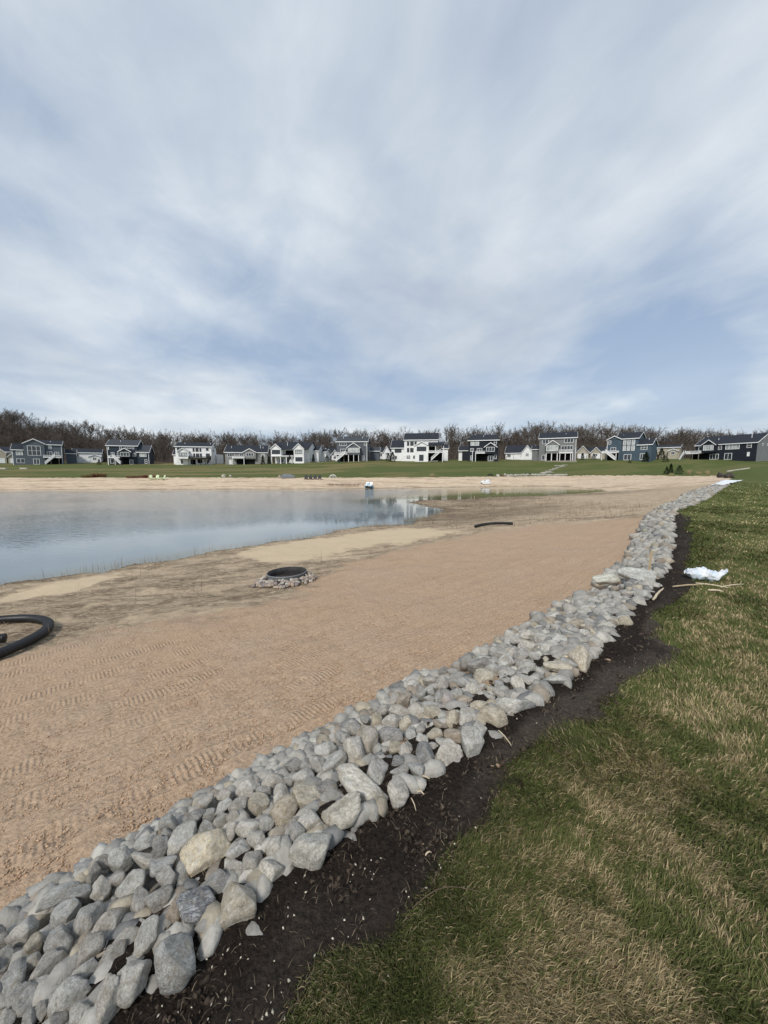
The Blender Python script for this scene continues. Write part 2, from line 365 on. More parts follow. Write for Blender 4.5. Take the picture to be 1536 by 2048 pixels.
# soil strip between the rocks and the grass
soil_poly = np.array([(x + .12, y - .10) for x, y in SOIL_EDGE] + [(8.5, 12.2)] + [(x - .25, y + .22) for x, y in ROCK_EDGE[17::-1]])
DSO = sdist(soil_poly, GX, GY) + (fbm(GX*3, GY*3, 4, 66) - .5)*.12
Vs = V.copy(); Vs[:, 2] += np.clip(DSO*.3, -.06, .012) + np.where(DSO > 0, (fbm(GX*7, GY*7, 4, 71) - .42)*.05, 0)
soil, us = sub_sheet('soil_strip', (DSO > -.10) & (RR.ravel() < 40), Vs, 'dark_soil')
xs_, ys_ = GX[us], GY[us]; d_out = seg_dist(np.array(SOIL_EDGE), xs_, ys_, False); d_in = seg_dist(np.array(ROCK_EDGE), xs_, ys_, False)
ts_ = d_in/(d_in + d_out + 1e-6); nb_ = fbm(xs_*2.5, ys_*2.5, 4, 75) - .5
bare_ = sstep(.42, .85, ts_ + nb_*1.2)*sstep(1.3, 2.2, np.hypot(xs_, ys_))*sstep(6.5, 4.5, np.hypot(xs_, ys_))
vattr(soil, 'bare', np.maximum(bare_*.9, .25*sstep(.35, .9, ts_ + nb_*1.5)))
# pond
pr = np.stack([GX, GY, np.full(len(GX), WATER)], 1)
water, uw = sub_sheet('water', DS > -3, pr[:], 'pond_water')
xw, yw = GX[uw], GY[uw]
sh = sstep(-6, 8, xw - .35*(yw - 40))*sstep(34, 40, yw)*.9
vattr(water, 'shallow', np.maximum(sh, sstep(1.4, 0, DS[uw])*.5))
vattr(water, 'ripple', np.clip(sstep(1.5, 14, DS[uw])*sstep(8, 34, yw)*.75*(1 - sh) + .02, 0, 1))
# ------------------------------------------------------------------ rocks
m, g, b = material('limestone', .85, .25)
co = g.add('ShaderNodeTexCoord').outputs['Object']
oi = g.add('ShaderNodeObjectInfo')
off = g.add('ShaderNodeVectorMath', operation='ADD'); g.set(off, 0, co)
rr = g.add('ShaderNodeCombineXYZ', i={0: g.math('MULTIPLY', oi.outputs['Random'], 37.0), 1: g.math('MULTIPLY', oi.outputs['Random'], 91.0)}); g.set(off, 1, rr.outputs[0])
pv = off.outputs[0]
n1 = g.noise(pv, 1.6, 6, .65); n2 = g.noise(pv, 6.5, 5, .7); n3 = g.noise(pv, 26, 3, .6)
mpv = g.add('ShaderNodeMapping', i={'Vector': pv}); mpv.inputs['Rotation'].default_value = (.5, .3, .6); mpv.inputs['Scale'].default_value = (1, 2.6, 1)
vein = g.noise(mpv.outputs[0], 1.7, 8, .68, 1.3)
vm = g.math('SUBTRACT', 1.0, g.mapr(g.math('ABSOLUTE', g.math('SUBTRACT', vein, .5)), 0.0, .045))
base = g.mix(g.mapr(n1, .3, .7), (.66, .65, .63), (1.16, 1.15, 1.12))
base = g.mix(1.0, base, g.mapr(n2, .28, .72, .52, 1.38), 'MULTIPLY')
base = g.mix(1.0, base, g.mapr(n3, .3, .7, .78, 1.20), 'MULTIPLY')
colr = g.mix(1.0, base, oi.outputs['Color'], 'MULTIPLY')
colr = g.mix(g.math('MULTIPLY', vm, g.math('MULTIPLY', oi.outputs['Alpha'], g.mapr(n1, .35, .6))), colr, (.62, .61, .58))
colr = g.mix(g.math('MULTIPLY', g.mapr(g.noise(pv, 2.3, 6, .68), .50, .68), .50), colr, (.27, .215, .14))
g.set(b, 'Base Color', colr)
bump(g, b, g.math('ADD', g.math('MULTIPLY', n2, 1.0), g.math('ADD', g.math('MULTIPLY', n3, .4), g.math('MULTIPLY', vein, 1.3))), .95, .0062)

def ico(sub):
    import bmesh
    bm = bmesh.new(); bmesh.ops.create_icosphere(bm, subdivisions=sub, radius=1.0)
    v = np.array([x.co[:] for x in bm.verts]); f = np.array([[x.index for x in p.verts] for p in bm.faces]); bm.free(); return v, f
def vn3(p, s):
    return (vnoise(p[:, 0] + p[:, 2]*.73 + 40, p[:, 1] - p[:, 2]*.41 + 40, s) + vnoise(p[:, 1]*1.07 + 11, p[:, 2]*1.03 + p[:, 0]*.5 + 23, s + 1))/2
IV4, IF4 = ico(4); IV2, IF2 = ico(2); IV1, IF1 = ico(1)
def rock_mesh(seed, sub=4, flat=0.0):
    rs = np.random.RandomState(seed); v, f = {4: (IV4, IF4), 2: (IV2, IF2), 1: (IV1, IF1)}[sub]
    r = np.full(len(v), 1.28)
    n = rs.randint(10, 16)
    for k in range(n):
        d = rs.normal(size=3); d /= np.linalg.norm(d)
        if flat and k < 2: d = np.array([0, 0, 1.0 if k == 0 else -1.0]) + rs.normal(size=3)*.08; d /= np.linalg.norm(d)
        o = rs.uniform(.58, .98) if not (flat and k < 2) else 1 - flat
        c = v@d; lim = np.where(c > .05, o/np.maximum(c, .05), 9)
        # soft minimum keeps the arrises worn rather than knife sharp
        r = -np.log(np.exp(-r*70) + np.exp(-np.minimum(lim, 3)*70))/70
    p = v*r[:, None]
    k = 1 + (vn3(v*1.7 + seed, seed) - .5)*.16 + (vn3(v*4.5 + seed, seed + 7) - .5)*.10 + (vn3(v*11 + seed, seed + 9) - .5)*.06
    p = p*k[:, None]
    p = p - p.mean(0); ext = np.abs(p).max(0); p = p/ext
    me = bpy.data.meshes.new('rock')
    me.from_pydata(p.tolist(), [], f.tolist()); me.polygons.foreach_set('use_smooth', np.ones(len(f), bool)); me.update()
    me.materials.append(MATS['limestone']); return me
def cobble_mesh(seed):
    rs = np.random.RandomState(seed); k = 1 + (vn3(IV2*1.3 + seed, seed) - .5)*.5 + (vn3(IV2*3 + seed, seed + 3) - .5)*.15; p = IV2*k[:, None]*[1.25, 1, .8]
    me = bpy.data.meshes.new('cobble'); me.from_pydata(p.tolist(), [], IF2.tolist()); me.polygons.foreach_set('use_smooth', np.ones(len(IF2), bool)); me.update(); me.materials.append(MATS['limestone']); return me
COBM = [cobble_mesh(700 + k) for k in range(8)]
ROCKM = [rock_mesh(100 + k) for k in range(26)]
ROCKL = [rock_mesh(300 + k, 2) for k in range(10)]
ROCKT = [rock_mesh(350 + k, 1) for k in range(10)]
SLABM = [rock_mesh(400 + k, 4, .25) for k in range(3)]
TINT = {'g': (.325,.322,.312,.7), 'l': (.41,.405,.385,.8), 'w': (.48,.475,.45,.6), 't': (.40,.365,.30,.5), 'd': (.215,.22,.225,.5), 'b': (.31,.275,.235,.4), 'p': (.40,.36,.345,.6),
        'S': (.27,.28,.285,.6), 'V': (.17,.18,.20,1.3), 'T': (.45,.41,.32,.9), 'B': (.36,.33,.275,.8), 'L': (.47,.46,.42,.8), 'G': (.35,.35,.325,.4), 'K': (.40,.395,.365,.5), '1': (.47,.48,.47,.4), '2': (.45,.46,.43,.3)}
ROCKS=[(-1.297,1.288,-.075,.065,.045,-.004,.036,'g'),(-1.198,1.288,-.063,-.001,.034,.007,.043,'g'),(-1.129,1.303,-.055,.029,.024,-0,.047,'l'),(-1.31,1.175,-.065,.033,.04,.001,.042,'l'),(-1.195,1.214,-.052,.04,.02,-.003,.04,'g'),(-1.131,1.123,-.033,-.041,.037,.014,.041,'g'),(-1.084,1.193,-.035,.001,.052,.009,.043,'g'),(-.989,1.156,-.017,0,.057,.011,.04,'l'),(-1.226,1.118,-.047,.015,.023,.001,.038,'t'),(-1.183,1.07,-.036,.006,.025,.003,.033,'l'),(-1.11,1.034,-.021,.031,.049,.003,.04,'g'),(-1.199,1.012,-.034,-.02,.048,.011,.04,'g'),(-1.302,1.094,-.057,-.027,.028,.01,.024,'g'),(-.992,1.074,-.006,-.015,.03,.008,.039,'g'),(-.952,1.017,.007,-.009,.04,.008,.041,'l'),(-.89,1.056,.011,.037,.015,-.003,.033,'g'),(-.883,1.101,.005,-.005,.033,.007,.044,'g'),(-.807,1.095,.016,-.013,.055,.012,.033,'l'),(-.772,.985,.037,-.036,.039,.012,.047,'l'),(-.821,.937,.038,-.04,.046,.014,.041,'l'),(-.95,.949,.013,-.015,.039,.009,.053,'l'),(-1.099,.962,-.015,.022,.042,.003,.043,'g'),(-.88,.908,.028,.017,.018,0,.029,'l'),(-1.039,.918,-.002,.014,.017,0,.024,'g'),(-.67,1.027,.044,.018,.063,.01,.084,'S'),(-1.016,.934,.002,-.017,.019,.006,.019,'g'),(-1.366,1.146,-.071,-.016,.022,.007,.023,'g'),(-.937,.899,.017,.021,.013,-.001,.026,'g'),(-1.116,.92,-.016,.016,.021,0,.032,'l'),(-1.328,1.068,-.059,.006,.035,.004,.044,'g'),(-1.23,.982,-.037,.001,.036,.005,.043,'l'),(-1.425,1.152,-.08,.026,.025,-.001,.041,'g'),(-1.222,1.422,-.083,.043,.013,-.005,.029,'g'),(-1.14,1.434,-.072,.033,.029,.001,.051,'l'),(-1.029,1.413,-.054,.067,-.019,-.014,.029,'l'),(-1.074,1.5,-.07,.034,.03,.001,.036,'l'),(-1.219,1.375,-.077,.022,.02,0,.037,'g'),(-1.098,1.338,-.056,.041,.005,-.006,.033,'g'),(-1.004,1.311,-.039,.004,.048,.009,.047,'l'),(-.927,1.367,-.036,.057,.015,-.005,.038,'g'),(-.861,1.31,-.02,.041,.018,-.002,.046,'g'),(-.977,1.457,-.054,.033,.027,.001,.041,'d'),(-1.027,1.509,-.067,.024,.02,.001,.028,'g'),(-.899,1.487,-.049,-.007,.073,.017,.052,'l'),(-1.024,1.595,-.078,.021,.03,.004,.046,'g'),(-1.004,1.541,-.069,.031,.003,-.004,.022,'g'),(-.917,1.618,-.068,.049,.014,-.003,.04,'d'),(-.821,1.532,-.045,.039,.018,-.001,.037,'g'),(-.753,1.412,-.021,.029,.079,.014,.08,'T'),(-.823,1.355,-.022,.003,.049,.01,.029,'g'),(-.933,1.238,-.021,-.03,.047,.014,.038,'g'),(-.849,1.223,-.007,.043,.019,-.002,.045,'g'),(-.759,1.186,.01,.005,.056,.011,.033,'b'),(-.685,1.182,.02,.057,.037,.001,.058,'V'),(-.647,1.265,.012,.056,.023,-.001,.045,'d'),(-.531,1.178,.036,.026,.068,.012,.075,'B'),(-.594,1.308,.011,.045,.003,-.004,.035,'g'),(-.614,1.399,-0,.045,.019,-0,.042,'l'),(-.532,1.341,.019,.01,.045,.009,.042,'g'),(-.549,1.444,.006,.044,.01,-.002,.034,'l'),(-.694,1.495,-.022,.001,.042,.009,.038,'l'),(-.606,1.513,-.011,.055,.024,0,.046,'l'),(-.781,1.578,-.044,.032,.031,.003,.029,'l'),(-.797,1.662,-.056,.032,.031,.004,.037,'l'),(-.849,1.63,-.059,.036,.003,-.003,.031,'g'),(-.911,1.703,-.075,.042,.022,-0,.036,'l'),(-.819,1.743,-.07,.041,.026,.002,.034,'l'),(-.717,1.659,-.046,.047,.004,-.004,.039,'g'),(-.704,1.744,-.056,.049,.004,-.004,.027,'l'),(-.618,1.652,-.032,.047,.021,.001,.045,'t'),(-.618,1.73,-.043,.042,.003,-.003,.03,'g'),(-.442,1.289,.04,.045,.017,0,.042,'w'),(-.461,1.386,.027,.03,.027,.004,.043,'l'),(-.714,1.587,-.036,.039,.003,-.003,.029,'g'),(-.71,1.774,-.061,.002,.051,.012,.051,'l'),(-.592,1.818,-.052,.062,.004,-.004,.034,'l'),(-.615,1.737,-.044,.039,.018,.001,.033,'g'),(-.522,1.706,-.029,.006,.051,.012,.043,'l'),(-.476,1.575,-.005,.04,.079,.016,.06,'t'),(-.381,1.666,-.008,.079,.017,-0,.058,'t'),(-.512,1.934,-.06,.058,.003,-.003,.04,'d'),(-.433,1.827,-.037,.07,.03,.003,.046,'l'),(-.501,1.806,-.041,.038,.002,-.002,.028,'g'),(-.383,1.939,-.048,.045,-.031,-.01,.041,'g'),(-.439,1.923,-.051,.04,.002,-.002,.031,'g'),(-.346,2.056,-.062,.055,.038,.007,.043,'l'),(-.289,1.903,-.034,.062,.059,.013,.054,'l'),(-.252,2.163,-.069,.057,.002,-.001,.049,'g'),(-.164,1.99,-.034,.009,.087,.022,.082,'l'),(-.293,1.72,-.006,.067,-.008,-.005,.047,'d'),(-.112,1.698,.018,.126,-.092,-.025,.071,'L'),(-.194,1.531,.033,.085,.047,.009,.069,'G'),(-.039,1.811,.008,-.046,.105,.027,.071,'g'),(-.101,2.108,-.044,.026,.086,.022,.075,'b'),(0.06,2.133,-.029,.084,.015,.004,.059,'d'),(-.192,2.238,-.072,.047,.001,-.001,.037,'g'),(-.328,1.512,.021,.011,.048,.011,.053,'l'),(-.288,1.366,.048,.059,.059,.011,.075,'K'),(-.387,1.441,.026,-.001,.042,.01,.045,'g'),(-.454,1.39,.027,.048,.003,-.003,.037,'p'),(-.408,1.499,.014,.016,.038,.008,.029,'g'),(-.535,1.529,-.004,-.005,.048,.012,.036,'g'),(0.066,1.658,.045,.029,.066,.017,.065,'l'),(0.085,1.792,.025,.052,.017,.005,.029,'g'),(0.074,1.869,.011,.05,-0,0,.036,'d'),(0.063,1.989,-.008,.001,.05,.013,.045,'t'),(0.122,1.954,.004,.003,.06,.016,.048,'l'),(0.06,2.294,-.05,.073,.014,.004,.049,'l'),(0.147,2.239,-.033,.027,.045,.012,.04,'t'),(0.175,2.112,-.013,.005,.063,.016,.04,'g'),(0.236,2.157,-.013,.014,.051,.014,.036,'g'),(0.235,2.035,.004,.042,-.018,-.003,.038,'l'),(0.299,2.083,.005,.056,.008,.004,.044,'t'),(0.23,1.889,.025,.042,-.059,-.014,.066,'d'),(0.347,1.901,.035,.086,.026,.011,.065,'w'),(0.175,1.799,.033,.037,-.033,-.007,.044,'g'),(0.421,2.059,.023,.057,-.027,-.004,.049,'b'),(0.499,1.961,.046,-.009,.073,.018,.067,'l'),(0.572,2.088,.039,-.013,.074,.018,.059,'l'),(0.522,2.199,.018,.014,.063,.017,.049,'l'),(0.437,2.233,.003,-.011,.071,.017,.063,'t'),(0.333,2.334,-.022,.069,-.01,0,.043,'t'),(0.704,2.197,.042,.086,-.026,0,.06,'t'),(0.872,2.323,.042,.113,.022,.015,.06,'l'),(0.635,2.351,.013,.069,-.005,.003,.043,'t'),(0.457,2.463,-.022,-.01,.072,.017,.06,'p'),(0.569,2.428,-.004,.056,.013,.006,.04,'b'),(0.664,2.576,-.015,.076,-.005,.003,.057,'w'),(1.004,2.588,.019,.015,-.081,-.017,.058,'l'),(0.948,2.677,.001,.058,-.006,.003,.041,'g'),(0.855,2.621,-.001,.048,-.004,.003,.042,'g'),(0.784,2.561,-.001,.042,-.004,.002,.037,'t'),(0.731,2.377,.02,.039,-.003,.002,.032,'t'),(0.844,2.478,.017,.066,-.022,0,.043,'g'),(0.784,2.773,-.029,.054,-.069,-.013,.071,'t'),(0.827,3.017,-.054,.115,-.009,.005,.062,'d'),(0.629,2.725,-.038,.056,-.017,-.001,.042,'g'),(0.46,2.748,-.058,.012,.076,.019,.051,'g'),(0.356,2.817,-.077,.063,-.002,.001,.045,'g'),(0.59,2.942,-.07,.054,-.003,.002,.03,'g'),(0.504,2.987,-.084,.05,-.003,.001,.031,'d'),(0.372,2.7,-.061,.05,-.002,.001,.037,'g'),(0.345,2.644,-.057,.044,-.002,.001,.038,'l'),(0.27,2.581,-.059,.046,-.001,.001,.041,'g'),(0.339,2.517,-.043,.052,-.002,.001,.03,'g'),(0.532,2.541,-.023,.056,-.003,.002,.043,'g'),(0.4,2.551,-.04,.008,.057,.014,.033,'g'),(0.32,2.44,-.036,.06,.004,.003,.024,'l'),(0.086,2.574,-.08,.002,.057,.014,.039,'g'),(0.153,2.559,-.07,.015,.072,.018,.057,'b'),(0.216,2.517,-.058,.038,-.001,.001,.029,'g'),(0.215,2.393,-.044,.061,-.028,-.006,.041,'l'),(0.107,2.399,-.057,.072,-.001,.001,.04,'g'),(0.008,2.453,-.075,.055,.011,.003,.033,'g'),(-.05,2.347,-.069,.028,.055,.014,.047,'t'),(-.134,2.348,-.079,.035,.001,-0,.029,'g'),(0.554,2.302,.01,.072,-.02,-.001,.031,'g'),(0.353,2.176,-0,.049,-.002,.002,.036,'b'),(1.035,3.037,-.041,.071,-.007,.004,.058,'g'),(1.19,2.889,-.006,.091,.029,.015,.057,'g'),(0.989,2.8,-.012,.07,-.007,.004,.038,'g'),(1.19,2.709,.019,.053,-.006,.004,.042,'g'),(0.905,2.867,-.027,.078,-.007,.004,.059,'g'),(-.197,2.253,-.075,.047,.001,-.001,.037,'g'),(1.388,2.833,.023,.114,-.048,.002,.074,'t'),(1.633,2.945,.039,.041,.165,.037,.087,'t'),(1.93,3.247,.038,.074,-.012,.006,.054,'l'),(1.286,2.637,.04,.082,-.011,.006,.038,'l'),(1.183,2.873,-.005,.076,-.042,-.002,.065,'g'),(1.494,2.871,.032,.023,-.069,-.012,.056,'g'),(1.063,3.048,-.04,.053,.116,.03,.067,'l'),(1.226,3.137,-.036,.076,-.009,.005,.069,'g'),(1.192,3.247,-.054,.073,-.008,.004,.047,'g'),(1.043,3.252,-.07,.086,-.008,.004,.053,'g'),(1.316,3.03,-.012,.05,-.006,.003,.047,'g'),(1.376,3.331,-.043,.1,.013,.011,.06,'l'),(1.519,3.248,-.015,.101,-.014,.007,.054,'l'),(1.665,3.346,-.01,.031,-.114,-.019,.065,'l'),(1.557,3.483,-.041,.07,-.009,.004,.058,'g'),(1.49,3.655,-.07,.081,-.01,.005,.047,'l'),(1.329,3.52,-.072,.072,-.008,.004,.045,'g'),(1.834,3.529,-.012,.059,-.062,-.006,.054,'l'),(1.957,3.481,.01,.074,-.012,.005,.052,'l'),(2.054,3.441,.028,.053,-.043,-.002,.046,'t'),(2.158,3.484,.036,.061,-.011,.005,.045,'g'),(2.279,3.618,.034,.102,-.002,.01,.053,'l'),(2.066,3.764,-.014,.093,-.015,.006,.056,'b'),(2.125,3.689,.004,.084,-.014,.006,.048,'t'),(3.846,5.4,-.001,.234,-.169,-0,.128,'1'),(3.379,5.486,-.079,.224,.004,.019,.087,'2'),(3.175,4.661,.009,.118,-.023,.008,.07,'g'),(3.257,4.501,.046,.097,-.02,.007,.08,'g')]
HERO = {'S': ('flat_boulder', 'large flat dark grey boulder with a brown spot lying beside the soil', 'boulder'),
        'V': ('veined_boulder', 'near-black rock with white veins resting above the large flat boulder', 'boulder'),
        'T': ('tan_boulder', 'yellowish tan boulder in the middle of the grey rock border', 'boulder'),
        'B': ('brown_boulder', 'tall brownish boulder beside the black veined rock at the soil edge', 'boulder'),
        'L': ('pale_boulder', 'long pale boulder slanting down to the soil with a cracked right end', 'boulder'),
        'G': ('greenish_boulder', 'broad grey-green boulder just below the long pale slanting one', 'boulder'),
        'K': ('pitted_boulder', 'broad pitted grey boulder with dark hollows at the soil edge', 'boulder'),
        '1': ('stone_slab', 'big pale flat-topped slab laid across the rock border near the stake', 'slab'),
        '2': ('stone_slab', 'smaller pale slab at the sand side beside the big slab', 'slab')}
border = empty('rock_border', (0, 0, 0))
tag(border, 'long border of loose grey rocks between the sand and the dark soil', 'rock border')
rnd = random.Random(8)
def set_rock(o, c, A, bw, tint, rs, squash=1.0):
    A = Vector(A); la = A.length; ax = A.normalized()
    up = Vector((0, 0, 1)); up = (up - ax*up.dot(ax)).normalized()
    up = (Matrix.Rotation(rs.uniform(-.25, .25), 3, ax) @ up); sy = up.cross(ax)
    M = Matrix((ax*la, sy*bw, up*bw*squash)).transposed().to_4x4()
    o.matrix_world = Matrix.Translation(Vector(c)) @ M
    t = TINT[tint]; k = rs.uniform(.90, 1.12)*1.24
    w_ = rs.uniform(.97, 1.06); o.color = (t[0]*k*1.02*w_, t[1]*k, t[2]*k*.955/w_, t[3])
pts = []
for i, (x, y, z, ax, ay, az, bw, t) in enumerate(ROCKS):
    hero = t in HERO
    me = SLABM[int(t)] if t in '12' else ROCKM[(i*7) % 26]
    bw_ = bw*1.08
    o = bpy.data.objects.new(HERO[t][0] if hero else 'rock', me); COL.objects.link(o)
    if not hero: o.parent = border
    A = Vector((ax, ay, az))*1.06
    z0 = hz(x, y); zz_ = z
    set_rock(o, (x, y, zz_ + (.05 if t in '12' else 0)), A, bw_, t, rnd, .85 if t in '12' else 1.0)
    if hero: tag(o, HERO[t][1], HERO[t][2])
    pts.append((x, y, A.length, bw_))
PT = np.array([p[:2] for p in pts]); PR = np.array([(p[2] + p[3])/2 for p in pts])
# fill the rest of the border: sunk rocks under and between the ones above, and the far stretch
SE, RE = np.array(SAND_EDGE), np.array(ROCK_EDGE)
def resample(poly, n):
    d = np.r_[0, np.cumsum(np.hypot(*np.diff(poly, axis=0).T))]; s = np.linspace(0, 1, n)
    s = s*d[-1]; return np.stack([np.interp(s, d, poly[:, 0]), np.interp(s, d, poly[:, 1])], 1)
rs = np.random.RandomState(21)
def nearest_on(poly, p):
    best = None
    for a_, b_ in zip(poly[:-1], poly[1:]):
        d = b_ - a_; t = np.clip(((p - a_)@d)/(d@d), 0, 1); c_ = a_ + t*d; e = np.hypot(*(c_ - p))
        if best is None or e < best[0]: best = (e, c_)
    return best[1]
REd = resample(RE, 4000)
n_ind, far_v, far_f, far_c, nv = 0, [], [], [], 0
acc = 0.0; pos_prev = None
cands = []
for p in REd:
    r = math.hypot(p[0], p[1])
    if p[1] < -1 or r > 62: continue
    size = float(np.interp(r, [1, 2.5, 6, 13, 18, 50], [.05, .065, .09, .12, .12, .16]))
    stepl = np.hypot(*(p - pos_prev)) if pos_prev is not None else 0; pos_prev = p
    acc += stepl
    if acc < size*.62: continue
    acc = 0
    s_ = nearest_on(SE, p); w = np.hypot(*(s_ - p))
    w = w if r < 15 else w*.75
    nn = max(2, int(w/(size*(1.25 if r > 4 else .95))))
    for k in range(nn):
        t = (k + rs.uniform(.1, .9))/nn
        q_ = p + (s_ - p)*t + rs.normal(size=2)*size*.25
        cands.append((q_[0], q_[1], t, size*rs.uniform(.7, 1.25), r))
cands.sort(key=lambda c: c[4])
SLABS = [(x_, y_) for x_, y_, *_r, t_ in ROCKS if t_ in '12']
for x, y, t, sz, r in cands:
    if any(math.hypot(x - a_, y - b_) < .27 for a_, b_ in SLABS): continue
    dd = np.hypot(PT[:, 0] - x, PT[:, 1] - y)
    under = (dd < PR*.95).any() and r < 6.0
    ztop = .06 - .22*t if r < 6 else .10 - .25*t*sstep(40, 8, r)
    near_hand = y < 3.3
    zc = ztop - (sz*1.1 if under else sz*.22) - (.02 if near_hand else 0)
    if not near_hand: zc = max(zc - rs.uniform(0, 1.3)*sz, hz(x, y) - sz*.15)
    if under and (dd < PR*.32).any(): continue
    tk = rs.choice(list('ggglllltdbw') if not under else list('gggdddb')); an = rs.uniform(0, 6.28); L = sz*rs.uniform(1.0, 1.45)  # sunk rocks take darker tints, painting the shade of the gaps into their colour
    A = (math.cos(an)*L, math.sin(an)*L, rs.uniform(-.3, .3)*L)
    if n_ind < 105 and not under or (n_ind < 105 and r < 2.5):
        o = bpy.data.objects.new('rock', ROCKM[rs.randint(26)]); COL.objects.link(o); o.parent = border
        set_rock(o, (x, y, zc), A, sz*rs.uniform(.75, 1.0), tk, rnd); n_ind += 1
    else:
        me = (ROCKL if r < 11 else ROCKT)[rs.randint(10)]
        v = np.empty(len(me.vertices)*3); me.vertices.foreach_get('co', v); v = v.reshape(-1, 3)
        ca, sa = math.cos(an), math.sin(an); bw = sz*rs.uniform(.75, 1.0)
        vv = np.stack([v[:, 0]*L*ca - v[:, 1]*bw*sa + x, v[:, 0]*L*sa + v[:, 1]*bw*ca + y, v[:, 2]*bw + v[:, 0]*A[2]*.6 + zc], 1)
        far_v.append(vv); far_f.append((IF2 if r < 11 else IF1) + nv); nv += len(v)
        tt = TINT[tk]; k = rs.uniform(.9, 1.1); far_c.append(np.tile([[tt[0]*k*.90, tt[1]*k*.865, tt[2]*k*.80]], (len(v), 1)))
m, g, b = material('limestone_far', .85, .25)
pos = g.add('ShaderNodeNewGeometry').outputs['Position']
ns = g.noise(pos, 16, 5, .65)
g.set(b, 'Base Color', g.mix(1.0, g.attr('tint', 'Color'), g.mapr(ns, .25, .75, .65, 1.3), 'MULTIPLY'))
bump(g, b, g.noise(pos, 40, 3, .6), .6, .012)
fr = link_mesh('small_rocks', np.concatenate(far_v), np.concatenate(far_f), 'limestone_far', border, False)
vcol(fr, 'tint', np.concatenate(far_c)); fr['kind'] = 'stuff'

# ------------------------------------------------------------------ mesh builder
class MB:
    def __init__(s): s.v = []; s.f = []
    def box(s, x0, x1, y0, y1, z0, z1, M=None):
        n = len(s.v); p = [(x0,y0,z0),(x1,y0,z0),(x1,y1,z0),(x0,y1,z0),(x0,y0,z1),(x1,y0,z1),(x1,y1,z1),(x0,y1,z1)]
        if M is not None: p = [tuple(M @ Vector(q)) for q in p]
        s.v += p; s.f += [(n,n+3,n+2,n+1),(n+4,n+5,n+6,n+7),(n,n+1,n+5,n+4),(n+1,n+2,n+6,n+5),(n+2,n+3,n+7,n+6),(n+3,n,n+4,n+7)]; return s
    def bar(s, a, b, w, h=None):
        a, b = Vector(a), Vector(b); d = b - a; L = d.length; d.normalize()
        up = Vector((0,0,1)) if abs(d.z) < .95 else Vector((1,0,0)); sx = d.cross(up).normalized(); u = sx.cross(d)
        M = Matrix((sx, d, u)).transposed().to_4x4(); M.translation = a
        h = h or w; return s.box(-w/2, w/2, 0, L, -h/2, h/2, M)
    def tube(s, path, rads, n=10, cap=True):
        P = [Vector(p) for p in path]; m = len(P); base = len(s.v); prev = None
        for i, p in enumerate(P):
            d = (P[min(i+1, m-1)] - P[max(i-1, 0)]).normalized()
            if prev is None:
                u = Vector((0,0,1)) if abs(d.z) < .9 else Vector((1,0,0)); u = (u - d*u.dot(d)).normalized()
            else: u = (prev - d*prev.dot(d)).normalized()
            prev = u; w = d.cross(u); r = rads[i] if hasattr(rads, '__len__') else rads
            for k in range(n):
                a = 2*math.pi*k/n; s.v.append(tuple(p + u*(r*math.cos(a)) + w*(r*math.sin(a))))
        for i in range(m-1):
            for k in range(n):
                a0 = base + i*n + k; a1 = base + i*n + (k+1) % n; s.f.append((a0, a1, a1+n, a0+n))
        if cap: s.f.append(tuple(base + k for k in reversed(range(n)))); s.f.append(tuple(base + (m-1)*n + k for k in range(n)))
        return s
    def poly(s, pts): n = len(s.v); s.v += [tuple(p) for p in pts]; s.f.append(tuple(range(n, n+len(pts)))); return s
    def prism(s, pts, d):                       # pts: closed loop, d: extrusion vector
        n = len(s.v); k = len(pts); d = Vector(d); s.v += [tuple(p) for p in pts] + [tuple(Vector(p) + d) for p in pts]
        s.f.append(tuple(range(n, n+k))); s.f.append(tuple(reversed(range(n+k, n+2*k))))
        for i in range(k): j = (i+1) % k; s.f.append((n+i, n+k+i, n+k+j, n+j))
        return s
    def build(s, name, mat, parent=None, smooth=False):
        o = link_mesh(name, s.v, s.f, mat, parent, smooth)
        import bmesh
        bm = bmesh.new(); bm.from_mesh(o.data); bmesh.ops.recalc_face_normals(bm, faces=bm.faces); bm.to_mesh(o.data); bm.free()
        return o

plain('black_plastic', (.012, .012, .013), .42, .45, .2, 20)
plain('galvanised', (.22, .23, .24), .5, .5, .25, 30, .25)
plain('soot', (.045, .040, .036), .9, .1)
plain('burnt_steel', (.035, .033, .032), .7, .3, .4, 12)
plain('raw_wood', (.42, .33, .21), .8, .2, .2, 14)
plain('pale_wood', (.58, .48, .34), .8, .2, .2, 30)
plain('twig', (.12, .085, .055), .85, .2, .2, 30)

# --- black corrugated drain pipe, coiled, running out of the picture
def corrugated(path, r, pitch, mat, name):
    P = [Vector(p) for p in path]; dense = []; rads = []
    L = [0]
    for a_, b_ in zip(P[:-1], P[1:]): L.append(L[-1] + (b_ - a_).length)
    n = int(L[-1]/pitch*4); j = 0
    for i in range(n + 1):
        s_ = L[-1]*i/n
        while j < len(L) - 2 and L[j+1] < s_: j += 1
        dense.append(P[j].lerp(P[j+1], (s_ - L[j])/(L[j+1] - L[j]))); rads.append(r*(1.0 if i % 4 < 2 else .90))
    mb = MB().tube(dense, rads, 18); return mb.build(name, mat, None, True)
key = [(-5.38, 5.02), (-5.95, 4.78), (-6.7, 4.5), (-7.5, 4.35), (-8.05, 4.75), (-7.9, 5.5)] + [(-6.46 + 1.56*math.cos(R(a)), 4.57 + 1.56*math.sin(R(a))) for a in (130, 105, 80, 58, 40, 22, 2, -18, -40, -65, -90, -115)]
path = []
